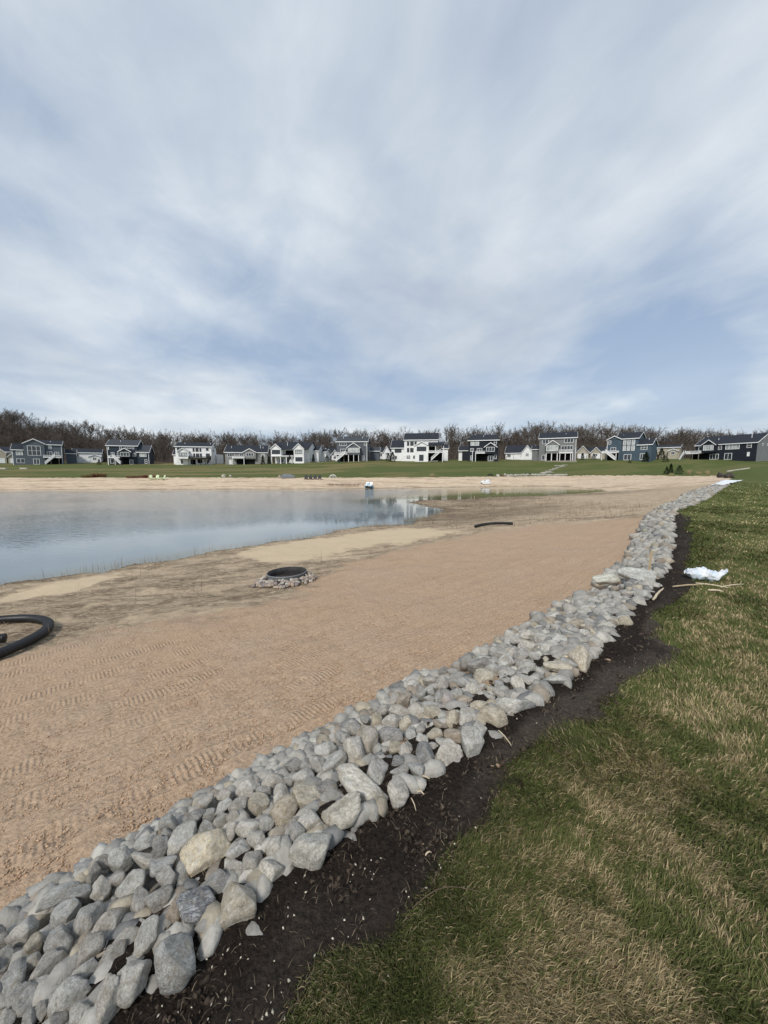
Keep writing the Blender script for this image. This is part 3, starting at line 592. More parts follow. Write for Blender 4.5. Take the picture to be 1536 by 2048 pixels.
for i in range(len(key) - 1):
    p0, p1, p2, p3 = (np.array(key[min(max(i + k, 0), len(key) - 1)]) for k in (-1, 0, 1, 2))
    for t in np.linspace(0, 1, 10, endpoint=False): path.append(.5*(2*p1 + (p2 - p0)*t + (2*p0 - 5*p1 + 4*p2 - p3)*t*t + (3*p1 - p0 - 3*p2 + p3)*t**3))
path = [(x, y, hz(x, y) + .085 + (.03 if i < 20 else 0)) for i, (x, y) in enumerate(path)]
coil = corrugated(path, .068, .03, 'black_plastic', 'drain_pipe_coil')
tag(coil, 'coiled black corrugated drain pipe lying on the dry weeds at the picture edge', 'pipe')
path = []
for k in range(40):
    t = k/39; x = 4.15 + 1.75*t; y = 16.65 + .35*math.sin(t*3.1) + .1*t; path.append((x, y, hz(x, y) + .07 + .05*math.sin(t*3.14)))
pp = corrugated(path, .065, .03, 'black_plastic', 'drain_pipe')
tag(pp, 'short black corrugated pipe lying on the sand near the water', 'pipe')

# --- fire ring with cobbles heaped round it
fx, fy = -2.18, 8.1; fz = hz(fx, fy); FR = .42; FH = .21
pit = empty('fire_pit', (fx, fy, fz)); tag(pit, 'steel fire ring with small round cobbles heaped around it on the sand', 'fire pit')
N = 96; V_, F_ = [], []
prof = [(FR*.93, -.05), (FR*.95, FH*.3), (FR*.93, FH*.62), (FR*.97, FH), (FR*1.03, FH+.012), (FR*1.045, FH), (FR*1.0, FH - .03), (FR*.985, FH*.62), (FR*1.0, FH*.3), (FR*.98, -.05)]
for i in range(N):
    a = 2*math.pi*i/N
    for r_, z_ in prof: V_.append((r_*math.cos(a), r_*math.sin(a), z_ + .05*math.cos(a)*.3))
k_ = len(prof)
for i in range(N):
    for j in range(k_ - 1):
        a0 = i*k_ + j; b0 = ((i+1) % N)*k_ + j; F_.append((a0, b0, b0+1, a0+1))
ring = link_mesh('ring', V_, F_, 'galvanised', pit, True); ring.data.materials.append(MATS['burnt_steel'])
for i, pl in enumerate(ring.data.polygons): pl.material_index = 1 if i % (k_ - 1) < 4 else 0
ash = MB().poly([(FR*.95*math.cos(2*math.pi*i/40), FR*.95*math.sin(2*math.pi*i/40), .05) for i in range(40)]).build('ash_bed', 'soot', pit)
rs = np.random.RandomState(5)
for k in range(290):
    a = rs.uniform(0, 2*math.pi); lev = rs.rand()
    rr_ = FR*1.04 + .03 + (1 - lev)*.19*(1.0 + .2*math.cos(a + 2.4)) + rs.normal()*.012; s_ = rs.uniform(.024, .047)
    o = bpy.data.objects.new('cobble', COBM[rs.randint(8)]); COL.objects.link(o); o.parent = pit
    o.location = (rr_*math.cos(a), rr_*math.sin(a), hz(fx + rr_*math.cos(a), fy + rr_*math.sin(a)) - fz + .015 + lev*(FH - .10))
    o.rotation_euler = (rs.normal()*.4, rs.normal()*.4, rs.uniform(0, 6.28)); o.scale = (s_, s_, s_)
    o.color = [(.42,.36,.31,.1),(.33,.28,.26,.1),(.50,.44,.37,.1),(.46,.36,.28,.1),(.29,.25,.25,.1),(.58,.54,.48,.1)][rs.randint(6)]

# --- white sack on the lawn
m, g, b = material('woven_sack', .45, .4)
co = g.add('ShaderNodeTexCoord').outputs['Object']
nn_ = g.noise(co, 3.5, 4, .6, .5)
g.set(b, 'Base Color', g.mix(g.mapr(nn_, .45, .62), (.80, .82, .84), (.55, .68, .80)))
mpw = g.add('ShaderNodeMapping', i={'Vector': co}); mpw.inputs['Scale'].default_value = (2, 7, 7); mpw.inputs['Rotation'].default_value = (0, .2, .35)
bump(g, b, g.noise(mpw.outputs[0], 3, 5, .6, .8), .8, .05)
bx_, by_ = 4.72, 5.30
Vb, Fb = [], []; nu, nv_ = 44, 28
for i in range(nu + 1):
    u = i/nu*2 - 1
    for j in range(nv_):
        a = 2*math.pi*j/nv_
        hw = .095*(1 - .35*max(0, u - .45)/.55 - .12*max(0, -u - .8)/.2); th = .072*(1 - abs(u)**3.5*.93)*(1 - .35*max(0, u))
        c_, s_ = math.cos(a), math.sin(a)
        cc = math.copysign(abs(c_)**.75, c_)
        w_ = math.sin(u*7 + a*2)*.013 + math.sin(u*15 - a*3)*.009 + math.sin(u*27 + a*5)*.005
        lift = .075*max(0, u - .62)/.38
        Vb.append((u*.205 + .012*math.sin(a)*(abs(u) > .95), cc*hw*(1 + .25*max(0, u - .7)) , max(-.02, s_*th + w_ + .05 + lift)))
for i in range(nu):
    for j in range(nv_):
        a0 = i*nv_ + j; a1 = i*nv_ + (j+1) % nv_; Fb.append((a0, a1, a1 + nv_, a0 + nv_))
Fb.append(tuple(range(nv_))); Fb.append(tuple(nu*nv_ + j for j in reversed(range(nv_))))
bag = link_mesh('sack', Vb, Fb, 'woven_sack', None, True); bag.location = (bx_, by_, hz(bx_, by_) + .04); bag.rotation_euler = (0, 0, -.70); bag.scale = (1.12, 1.2, 1.2)
tag(bag, 'crumpled white plastic sack lying on the grass beside the soil', 'sack')

# --- stake and sticks
sx_, sy_ = 4.12, 5.62
st_ = MB().prism([(-.016,-.008,-.15),(.016,-.008,-.15),(.018,-.008,.36),(-.014,-.008,.37)], (0,.016,0)).build('wooden_stake', 'raw_wood'); st_.location = (sx_, sy_, .03); st_.rotation_euler = (.03, .05, -.6)
tag(st_, 'thin upright wooden stake standing among the rocks behind the slab', 'stake')
def stick(name, a_, b_, w, mat, label, cat, lift=.02):
    P = []; r_ = random.Random(sum(map(ord, label)))
    for k in range(7):
        t = k/6; x = a_[0] + (b_[0] - a_[0])*t + r_.uniform(-1, 1)*w*.22; y = a_[1] + (b_[1] - a_[1])*t + r_.uniform(-1, 1)*w*.22
        P.append((x, y, hz(x, y) + lift + .01*math.sin(t*3)))
    o = MB().tube(P, [w*.45, w*.55, w*.5, w*.52, w*.45, w*.38, w*.22], 6).build(name, mat); tag(o, label, cat); return o
stick('wood_splinter', (3.32, 4.42), (3.78, 4.86), .026, 'pale_wood', 'long pale split stick lying on the dark soil below the sack', 'stick', .035)
stick('branch', (3.95, 4.92), (4.42, 5.0), .022, 'raw_wood', 'bent brown branch on the soil just below the sack', 'stick', .04)
stick('branch', (4.4, 5.08), (4.66, 4.86), .02, 'pale_wood', 'short pale branch on the grass edge under the sack', 'stick', .04)
stick('branch', (4.55, 4.86), (5.0, 5.0), .016, 'pale_wood', 'thin pale branch on the grass to the right of the others', 'stick', .05)
stick('wood_chip', (4.28, 4.74), (4.42, 4.68), .022, 'pale_wood', 'small pale wood chip on the grass below the branches', 'stick', .05)
stick('stick', (.70, 2.10), (.735, 1.97), .007, 'pale_wood', 'pale stick leaning from a rock onto the soil beside a soil clod', 'stick', .03)
stick('wood_chip', (.17, 1.76), (.235, 1.74), .009, 'pale_wood', 'pale wood chip at the foot of the rocks below the leaning stick', 'stick', .03)
stick('wood_chip', (.165, 1.665), (.195, 1.65), .009, 'pale_wood', 'short cream wood chip between two pale sticks on the soil', 'stick', .03)
stick('stick', (.13, 1.63), (.15, 1.56), .005, 'pale_wood', 'thin pale stick lying on the soil right of the long pale boulder', 'stick', .03)
stick('wood_chip', (-.335, 1.36), (-.325, 1.325), .006, 'pale_wood', 'pale chip standing at the foot of the pitted boulder', 'stick', .03)
stick('wood_chip', (.17, 1.36), (.195, 1.372), .006, 'pale_wood', 'small cream chip on the soil near the grass edge', 'stick', .03)
stick('wood_chip', (1.52, 3.0), (1.58, 2.98), .02, 'pale_wood', 'pale chip on the soil beside the broad tan rock', 'stick', .03)
P = [(.10 + .26*t, 1.16 + .05*math.sin(t*2.5) + .03*t, .05 + .01*math.sin(t*5)) for t in np.linspace(0, 1, 14)]
tag(MB().tube(P, .0017, 5).build('wire', 'twig'), 'thin dark wire lying across the grass near the soil', 'wire')
# ------------------------------------------------------------------ houses
def siding(name, col):
    m, g, b = material(name, .75, .25)
    co = g.add('ShaderNodeTexCoord').outputs['Object']
    s_ = g.add('ShaderNodeSeparateXYZ'); g.set(s_, 0, co)
    lap = g.math('FRACT', g.math('MULTIPLY', s_.outputs[2], 5.0))
    k = g.mapr(g.noise(co, .8, 4), .3, .7, .9, 1.08)
    g.set(b, 'Base Color', g.mix(1.0, col, k, 'MULTIPLY')); bump(g, b, lap, .4, .015)
siding('siding_slate', (.105, .125, .145)); siding('siding_navy', (.030, .042, .058)); siding('siding_white', (.84, .84, .83)); siding('siding_grey', (.26, .26, .25))
siding('siding_midgrey', (.20, .205, .205)); siding('siding_blue', (.072, .105, .135)); siding('siding_black', (.020, .024, .034)); siding('siding_bluegrey', (.115, .125, .145)); siding('siding_beige', (.42, .38, .30))
def shingles(name, col):
    m, g, b = material(name, .9, .15)
    co = g.add('ShaderNodeTexCoord').outputs['Object']
    n_ = g.noise(co, 2.5, 5, .7); s_ = g.add('ShaderNodeSeparateXYZ'); g.set(s_, 0, co)
    lap = g.math('FRACT', g.math('MULTIPLY', s_.outputs[2], 7.0))
    g.set(b, 'Base Color', g.mix(1.0, col, g.mapr(n_, .3, .7, .8, 1.2), 'MULTIPLY')); bump(g, b, lap, .5, .02)
shingles('roof_dark', (.030, .035, .044)); shingles('roof_grey', (.060, .067, .075))
plain('white_trim', (.84, .84, .83), .5, .3, .05); plain('black_trim', (.015, .015, .017), .5, .3, .05)
plain('stone_foot', (.30, .27, .23), .9, .2, .3, 4); plain('deck_wood', (.22, .19, .16), .8, .2, .15); plain('shade_black', (.010, .010, .011), .9, .1)
m, g, b = material('window_glass', .06, .6); b.inputs['Base Color'].default_value = (.035, .045, .052, 1)
m, g, b = material('blind_glass', .12, .5); co = g.add('ShaderNodeTexCoord').outputs['Object']
g.set(b, 'Base Color', g.mix(g.mapr(g.noise(co, .9, 2), .4, .6), (.30, .33, .33), (.52, .54, .53)))

class House:
    """Drawn in facade units (x right, y down as on a plan of the front), s metres each."""
    def __init__(s, name, label, loc, rz, x0, zb, kx, kz, wall, roof, trim='white_trim', cat='house', group=None):
        s.root = empty(name, loc, rz); tag(s.root, label, cat, group)
        s.x0, s.zb, s.kx, s.kz, s.wallm, s.roofm, s.trim = x0, zb, kx, kz, wall, roof, trim
    def X(s, x): return (x - s.x0)*s.kx
    def Z(s, y): return (s.zb - y)*s.kz
    def wall(s, x0, x1, ytop, ybot=None, d=(0, 10), mat=None, name='wall'):
        zb = s.Z(ybot) if ybot is not None else -1.2
        MB().box(s.X(x0), s.X(x1), d[0], d[1], zb, s.Z(ytop)).build(name, mat or s.wallm, s.root)
    def sgable(s, x0, x1, ye, yr, d=(0, 10), ov=.35, fascia=True, mat=None, hip=0.0):
        a, b_, ze, zr = s.X(x0), s.X(x1), s.Z(ye), s.Z(yr); ym = (d[0] + d[1])/2; t = .18
        sl = (zr - ze)/(ym - d[0]); y0, y1 = d[0] - ov, d[1] + ov; zo = ze - sl*ov; h = hip*(b_ - a)
        mb = MB()
        mb.prism([(a-ov, y0, zo), (b_+ov, y0, zo), (b_+ov-h, ym, zr), (a-ov+h, ym, zr)], (0, 0, t))
        mb.prism([(b_+ov, y1, zo), (a-ov, y1, zo), (a-ov+h, ym+.003, zr), (b_+ov-h, ym+.003, zr)], (0, 0, t))
        r = mb.build('roof', mat or s.roofm, s.root)
        if not hip: MB().prism([(a+.01, d[0]+.02, ze-.05), (a+.01, d[1]-.02, ze-.05), (a+.01, ym, zr-.03)], (b_-a-.02, 0, 0)).build('gable_wall', s.wallm, s.root)
        if fascia:
            f = MB().box(a-ov-.02, b_+ov+.02, y0-.06, y0-.005, zo-.12, zo+.17)
            if not hip:
                for xx in (a-ov-.06, b_+ov+.005):
                    f.prism([(xx, y0, zo-.1), (xx, y0, zo+.2), (xx, ym, zr+.2), (xx, ym, zr-.1)], (.055, 0, 0)); f.prism([(xx, y1, zo-.1), (xx, y1, zo+.2), (xx, ym+.004, zr+.2), (xx, ym+.004, zr-.1)], (.055, 0, 0))
            f.build('fascia', s.trim if s.trim == 'white_trim' else 'white_trim', r)
        return r
    def fgable(s, x0, x1, ye, yr, d=(-1.5, 4), ov=.3, trim=True, mat=None):
        a, b_, ze, zr = s.X(x0), s.X(x1), s.Z(ye), s.Z(yr); xm = (a + b_)/2; t = .16
        sl = (zr - ze)/(xm - a); zo = ze - sl*ov; y0, y1 = d[0] - ov, d[1]
        mb = MB(); mb.prism([(a-ov, y0, zo), (xm, y0, zr), (xm, y1, zr), (a-ov, y1, zo)], (0, 0, t)); mb.prism([(b_+ov, y1, zo), (xm+.003, y1, zr), (xm+.003, y0, zr), (b_+ov, y0, zo)], (0, 0, t))
        r = mb.build('roof', mat or s.roofm, s.root)
        MB().prism([(a+.01, d[0]+.01, ze-.05), (b_-.01, d[0]+.01, ze-.05), (xm, d[0]+.01, zr-.03)], (0, d[1]-d[0]-.05, 0)).build('gable_wall', s.wallm, s.root)
        if trim:
            f = MB()
            f.prism([(a-ov-.02, y0-.06, zo-.12), (a-ov-.02, y0-.06, zo+.18), (xm, y0-.06, zr+.2), (xm, y0-.06, zr-.12)], (0, .055, 0))
            f.prism([(b_+ov+.02, y0-.06, zo-.12), (b_+ov+.02, y0-.06, zo+.18), (xm+.003, y0-.06, zr+.2), (xm+.003, y0-.06, zr-.12)], (0, .055, 0)); f.build('rake_trim', 'white_trim', r)
    def win(s, x0, x1, y0, y1, n=1, m=1, y=0.0, frame=None, glass='window_glass', name='window', fw=.13):
        a, b_, zt, zb = s.X(x0), s.X(x1), s.Z(y0), s.Z(y1); f = MB(); p = y - .09
        f.box(a, b_, p, y+.02, zt-fw, zt).box(a, b_, p, y+.02, zb, zb+fw).box(a, a+fw, p, y+.02, zb+fw, zt-fw).box(b_-fw, b_, p, y+.02, zb+fw, zt-fw)
        for k in range(1, n): c = a + (b_-a)*k/n; f.box(c-fw*.4, c+fw*.4, p+.01, y+.02, zb+fw, zt-fw)
        for k in range(1, m): c = zb + (zt-zb)*k/m; f.box(a+fw, b_-fw, p+.015, y+.018, c-fw*.3, c+fw*.3)
        w = f.build(name, frame or s.trim, s.root)
        MB().box(a+fw*.9, b_-fw*.9, y-.045, y+.01, zb+fw*.9, zt-fw*.9).build('pane', glass, w)
    def side_win(s, xw, y0, y1, ztop, zbot, frame=None):
        x = s.X(xw); f = MB().box(x-.02, x+.07, y0, y1, s.Z(zbot), s.Z(ztop)).build('window', frame or s.trim, s.root)
        MB().box(x+.05, x+.09, y0+.12, y1-.12, s.Z(zbot)+.12, s.Z(ztop)-.12).build('pane', 'window_glass', f)
    def deck(s, x0, x1, yfloor, yrail, out=3.0, mat='white_trim', posts=(), y=0.0, pm=None, gap=.14):
        a, b_, zf, zr = s.X(x0), s.X(x1), s.Z(yfloor), s.Z(yrail); yo = y - out
        dk = MB().box(a, b_, yo, y-.01, zf, zf+.22).build('deck', 'deck_wood', s.root)
        MB().box(a-.02, b_+.02, yo-.05, yo-.005, zf-.03, zf+.26).build('fascia', mat, dk)
        r = MB(); r.box(a, b_, yo, yo+.06, zr-.10, zr).box(a, b_, yo, yo+.06, zf+.30, zf+.36)
        r.box(a, a+.06, yo+.06, y-.02, zr-.10, zr).box(b_-.06, b_, yo+.06, y-.02, zr-.10, zr)
        nb = int((b_-a)/gap)
        for k in range(nb+1): c = a+.03+(b_-a-.06)*k/nb; r.box(c-.025, c+.025, yo+.01, yo+.05, zf+.2, zr-.1)
        for k in range(int(out/gap)+1):
            for c in (a+.03, b_-.03): r.box(c-.02, c+.02, yo+.08+k*gap, yo+.12+k*gap, zf+.2, zr-.1)
        r.build('railing', mat, dk)
        for xp in posts: c = s.X(xp); MB().box(c-.10, c+.10, yo+.05, yo+.25, -1.0, zf-.002).build('post', pm or mat, dk)
    def stairs(s, xa, ya, xb, yb, out=3.0, w=1.1, mat='white_trim', y=0.0):
        A, B = (s.X(xa), s.Z(ya)), (s.X(xb), s.Z(yb)); m = MB(); yo = y - out
        for yy in (yo, yo - w):
            m.prism([(A[0], yy, A[1]-.55), (A[0], yy, A[1]-.15), (B[0], yy, B[1]+.35), (B[0], yy, B[1]-.1)], (0, -.07, 0))
        st = m.build('stairs', mat, s.root)
        n = 12; tr = MB()
        for k in range(n):
            t = (k+.5)/n; x = A[0]+(B[0]-A[0])*t; z = A[1]-.4+(B[1]+.15-A[1]+.4)*t; tr.box(x-.16, x+.16, yo-w+.01, yo-.08, z-.03, z+.03)
        tr.build('treads', 'deck_wood', st)
        r = MB()
        for yy in (yo-.05, yo-w-.05):
            r.prism([(A[0], yy, A[1]+.55), (A[0], yy, A[1]+.68), (B[0], yy, B[1]+1.15), (B[0], yy, B[1]+1.02)], (0, -.06, 0))
            for k in range(26): t = k/25; x = A[0]+(B[0]-A[0])*t; r.box(x-.03, x+.03, yy-.05, yy-.01, A[1]-.2+(B[1]+.2-A[1]+.2)*t, A[1]+.56+(B[1]+1.03-A[1]-.56)*t)
        r.build('railing', mat, st)
    def dark(s, x0, x1, y0, y1, y=0.0):                     # near-black panel on the wall: painted-in shade under decks and in recesses
        MB().box(s.X(x0), s.X(x1), y-.012, y+.05, s.Z(y1), s.Z(y0)).build('painted_shade', 'shade_black', s.root)
    def pipe(s, x, y, yy=3.0, h=.5): MB().tube([(s.X(x), yy, s.Z(y)-1.0), (s.X(x), yy, s.Z(y)+h)], .09, 8).build('vent_pipe', 'white_trim', s.root)
    def corner(s, x, ytop, y=0.0): c = s.X(x); MB().box(c-.08, c+.08, y-.04, y+.02, -1.0, s.Z(ytop)).build('corner_board', s.trim if s.trim == 'white_trim' else 'white_trim', s.root)
PW = math.pi
def place(px, dep):                                    # azimuth x/y of the lot and distance along the view axis
    a = px; th = math.atan(a); x = a*dep; return (x, dep, hz(x, dep)), th
def house(name, label, a, dep, delta, x0, zb, wall, roof, trim='white_trim', u=8.533, dz=0.0):
    loc, th = place(a, dep); kz = dep/(739*u); kx = kz*math.cos(th)/math.cos(R(delta))
    return House(name, label, (loc[0], loc[1], loc[2] + dz), -th - R(delta), x0, zb, kx, kz, wall, roof, trim)

h = house('house', 'slate blue house with a tall grid of windows and stairs falling left', -.925, 150, 5, 720, 592, 'siding_slate', 'roof_dark')
h.wall(290, 489, 350, d=(0, 8)); h.sgable(290, 487, 350, 255, (0, 8)); h.wall(487, 836, 245, d=(-1, 10)); h.fgable(487, 836, 245, 172, (-1, 5)); h.wall(834, 1130, 252, d=(0, 10.5)); h.sgable(660, 1130, 252, 175, (0, 10.5))
h.wall(1180, 1370, 380, d=(7, 13)); h.sgable(1180, 1370, 380, 310, (7, 13))
h.win(548, 770, 283, 445, 3, 2, -1); h.win(900, 955, 262, 330, 1, 2, glass='blind_glass'); h.win(865, 960, 370, 437, 2); h.win(995, 1080, 375, 432, 2, 2); h.win(352, 465, 370, 443, 2, 1, glass='blind_glass'); h.win(348, 485, 497, 572, 2); h.win(628, 735, 497, 592, 2, 1, -1, name='patio_door')
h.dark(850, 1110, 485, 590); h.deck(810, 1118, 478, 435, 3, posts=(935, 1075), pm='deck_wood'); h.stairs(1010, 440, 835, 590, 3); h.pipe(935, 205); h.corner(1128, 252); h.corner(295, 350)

h = house('house', 'navy house with a grey roof, white deck and a wide gabled wing', -.700, 150, 15, 600, 592, 'siding_navy', 'roof_grey')
h.wall(345, 855, 275, d=(0, 10)); h.sgable(345, 855, 275, 172, (0, 10)); h.wall(857, 1055, 378, d=(-.4, 8)); h.sgable(857, 1055, 378, 258, (-.4, 8)); h.wall(565, 765, 378, 470, d=(-2.2, 0)); h.fgable(565, 765, 380, 325, (-2.2, 2))
h.win(345, 382, 290, 348, 1, 2, glass='blind_glass'); h.win(555, 597, 290, 348, 1, 2); h.win(655, 760, 290, 322, 3); h.win(772, 806, 290, 332); h.win(408, 467, 393, 447, 2); h.win(510, 563, 395, 447, 2); h.win(590, 745, 388, 458, 3, 1, -2.2); h.win(768, 832, 395, 458, 3); h.win(895, 1015, 392, 460, 3, 1, -.4, glass='blind_glass'); h.win(978, 1022, 502, 578, 1, 2, -.4); h.win(385, 500, 505, 575, 2); h.win(710, 775, 510, 590, 1, name='patio_door')
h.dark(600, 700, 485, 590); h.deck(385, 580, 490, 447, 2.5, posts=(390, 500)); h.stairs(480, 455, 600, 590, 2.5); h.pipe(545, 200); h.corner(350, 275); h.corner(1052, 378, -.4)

h = house('house', 'white house with black windows and a black deck beside a low grey house', -.509, 150, 13, 445, 600, 'siding_white', 'roof_dark', 'black_trim')
h.wall(140, 745, 295, d=(0, 10)); h.sgable(140, 745, 295, 222, (0, 10)); h.wall(195, 375, 385, 503, d=(-2, 0)); h.fgable(195, 375, 385, 332, (-2, 2)); h.wall(40, 138, 420, d=(5, 10)); h.sgable(40, 138, 420, 345, (5, 10)); h.wall(760, 850, 410, d=(8, 13))
h.win(168, 207, 315, 360); h.win(215, 270, 315, 345); h.win(430, 460, 322, 380); h.win(478, 528, 322, 380); h.win(545, 575, 322, 380); h.win(658, 698, 318, 362); h.win(435, 466, 412, 470, 1, 2); h.win(480, 535, 412, 470, 1, 2); h.win(548, 580, 410, 470, 1, 2); h.win(650, 715, 410, 490, 2, name='patio_door'); h.win(215, 355, 402, 465, 3, 1, -2, glass='blind_glass'); h.win(222, 250, 515, 582, name='door')
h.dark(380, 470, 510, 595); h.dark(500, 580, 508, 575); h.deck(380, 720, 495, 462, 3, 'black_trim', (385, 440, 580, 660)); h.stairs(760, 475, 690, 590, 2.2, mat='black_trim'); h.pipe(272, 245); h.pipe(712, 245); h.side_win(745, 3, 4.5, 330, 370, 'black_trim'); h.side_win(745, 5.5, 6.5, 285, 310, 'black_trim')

h = house('house', 'low grey single-storey house with a small front gable between two white houses', -.368, 150, 9, 1330, 585, 'siding_grey', 'roof_dark')
h.wall(970, 1680, 383, d=(0, 11)); h.sgable(970, 1680, 383, 258, (0, 11)); h.wall(1283, 1492, 385, d=(-1, 0), ybot=490); h.fgable(1283, 1492, 385, 328, (-1, 3))
h.win(1010, 1125, 400, 460, 3); h.win(1205, 1275, 405, 452, 2); h.win(1328, 1455, 395, 450, 3, 1, -1); h.win(1575, 1640, 400, 455, 2, glass='blind_glass'); h.win(1033, 1078, 510, 588, 1, glass='white_trim', name='door')
h.dark(1160, 1470, 505, 582); h.deck(1105, 1305, 488, 452, 2.5, posts=(1110, 1300)); h.pipe(1058, 300); h.pipe(1600, 300); h.pipe(1555, 290, h=.9)

h = house('house', 'white house with two front gables and stepped white wings behind', -.255, 148, 20, 680, 572, 'siding_white', 'roof_dark', 'black_trim')
h.wall(395, 562, 325, 440, d=(-1, 3)); h.fgable(395, 562, 325, 250, (-1, 5)); h.wall(780, 945, 325, d=(-1, 4)); h.fgable(780, 945, 325, 248, (-1, 5)); h.wall(400, 990, 330, d=(3, 14)); h.sgable(400, 990, 330, 195, (1, 14), fascia=False)
h.wall(990, 1085, 340, d=(8, 17)); h.sgable(990, 1085, 340, 240, (8, 17)); h.wall(1085, 1165, 350, d=(13, 20)); h.sgable(1085, 1165, 350, 295, (13, 20))
h.win(412, 550, 345, 415, 3, 1, -1); h.win(800, 922, 345, 415, 3, 1, -1, glass='blind_glass'); h.win(805, 922, 468, 537, 3, 1, -1); h.dark(582, 776, 345, 440, 3.0); h.win(470, 540, 480, 545, 1, 1, 3); h.win(575, 640, 472, 545, 2, 1, 3)
h.deck(560, 782, 445, 410, 1, 'black_trim', (), 2.9); h.stairs(735, 450, 680, 560, 1, mat='black_trim')
for xp in (402, 552, 650, 745): c = h.X(xp); MB().box(c-.16, c+.16, -.95, -.6, -1, h.Z(440)-.003).build('post', 'white_trim', h.root)
MB().box(h.X(396), h.X(770), -1.2, .5, h.Z(455), h.Z(441)).build('beam', 'white_trim', h.root); h.pipe(618, 225); h.side_win(990, 10, 11.5, 355, 410, 'black_trim'); h.side_win(990, 10, 11.2, 475, 520, 'black_trim')

h = house('house', 'blue-grey house with a small gabled sunroom and white stairs down its left side', -.085, 146, 7, 465, 540, 'siding_bluegrey', 'roof_grey')
h.wall(205, 720, 208, d=(0, 10)); h.sgable(205, 720, 208, 112, (0, 10)); h.wall(397, 603, 315, 432, d=(-2.5, 0)); h.fgable(397, 603, 315, 242, (-2.5, 1)); h.wall(740, 905, 345, d=(8, 14)); h.sgable(740, 905, 345, 280, (8, 14))
h.win(250, 370, 222, 280, 3); h.win(665, 707, 222, 278, 1, 2); h.win(265, 395, 330, 385, 3); h.win(410, 600, 322, 395, 4, 1, -2.5, glass='blind_glass'); h.win(630, 668, 445, 520, 1, 2); h.dark(260, 600, 440, 535)
h.deck(180, 397, 432, 390, 2.8, posts=(340,), pm='deck_wood'); h.stairs(370, 395, 212, 540, 2.8)
for xp in (415, 500, 583): c = h.X(xp); MB().box(c-.1, c+.1, -2.45, -2.2, -1, h.Z(432)-.003).build('post', 'white_trim', h.root)
h.corner(712, 208); h.pipe(300, 140); h.pipe(627, 138)

h = house('house', 'tall white house with black windows, dark porch roof and white side stairs', .090, 146, 3, 620, 622, 'siding_white', 'roof_dark', 'black_trim')
h.wall(175, 397, 395, d=(0, 9)); h.sgable(175, 392, 395, 262, (0, 9)); h.wall(395, 960, 268, d=(-.6, 10)); h.sgable(395, 960, 268, 145, (-.6, 10)); h.wall(582, 800, 370, d=(-3, -.6)); h.fgable(582, 800, 370, 310, (-3, 1)); h.wall(1040, 1132, 395, d=(6, 12)); h.sgable(1040, 1132, 395, 330, (6, 12))
MB().prism([(h.X(800), -3.6, h.Z(378)), (h.X(1060), -3.6, h.Z(378)), (h.X(1060), -.55, h.Z(320)), (h.X(800), -.55, h.Z(320))], (0, 0, .2)).build('porch_roof', 'roof_dark', h.root)
h.win(230, 345, 405, 478, 3); h.win(442, 478, 300, 365, y=-.6); h.win(495, 552, 300, 365, y=-.6); h.win(567, 603, 300, 365, y=-.6); h.win(442, 478, 405, 475, 1, 2, -.6); h.win(495, 552, 405, 475, 1, 2, -.6); h.win(612, 768, 390, 462, 3, 1, -3); h.win(652, 725, 522, 621, 2, 1, -3, name='patio_door'); h.win(440, 495, 530, 580, y=-.6, glass='blind_glass'); h.win(548, 580, 530, 580, y=-.6); h.win(235, 265, 535, 582)
h.dark(805, 910, 385, 455, -.6); h.dark(805, 1030, 495, 618, -.6); h.deck(800, 1040, 492, 455, 2.9, posts=(1035,), y=-.6); h.stairs(1000, 460, 850, 618, 2.9, y=-.6)
for xp in (805, 920, 1050): c = h.X(xp); MB().box(c-.1, c+.1, -3.4, -3.2, h.Z(492)+.23, h.Z(376)-.01).build('post', 'white_trim', h.root)
MB().box(h.X(668), h.X(704), 0, 1, h.Z(320), h.Z(272)).build('chimney', 'black_trim', h.root); h.pipe(875, 195); h.pipe(302, 320)

h = house('house', 'near-black navy house with a small white balcony and a gabled bay', .265, 146, 2, 545, 620, 'siding_black', 'roof_dark')
h.wall(290, 800, 268, d=(0, 10)); h.sgable(290, 800, 268, 168, (0, 10), hip=.12); h.wall(572, 768, 385, d=(-1, 0), ybot=500); h.fgable(572, 768, 385, 318, (-1, 2)); h.wall(165, 300, 420, d=(6, 12)); h.wall(100, 163, 430, d=(6.2, 11), mat='siding_white'); h.sgable(110, 300, 420, 345, (6, 12))
h.win(330, 474, 290, 358, 3, glass='blind_glass'); h.win(722, 768, 280, 347, 1, 2); h.win(328, 386, 402, 457, 2); h.win(440, 530, 402, 452, 2); h.win(598, 737, 388, 462, 3, 1, -1); h.win(630, 718, 530, 619, 2, name='patio_door'); h.win(728, 773, 515, 585); h.win(330, 362, 525, 602, 1, 2)
h.dark(425, 620, 505, 618); h.deck(420, 582, 495, 455, 2.5, posts=(425,)); h.pipe(543, 200); MB().box(h.X(372)-.1, h.X(372)+.1, -2.4, -2.2, -1, h.Z(450)).build('post', 'white_trim', h.root)

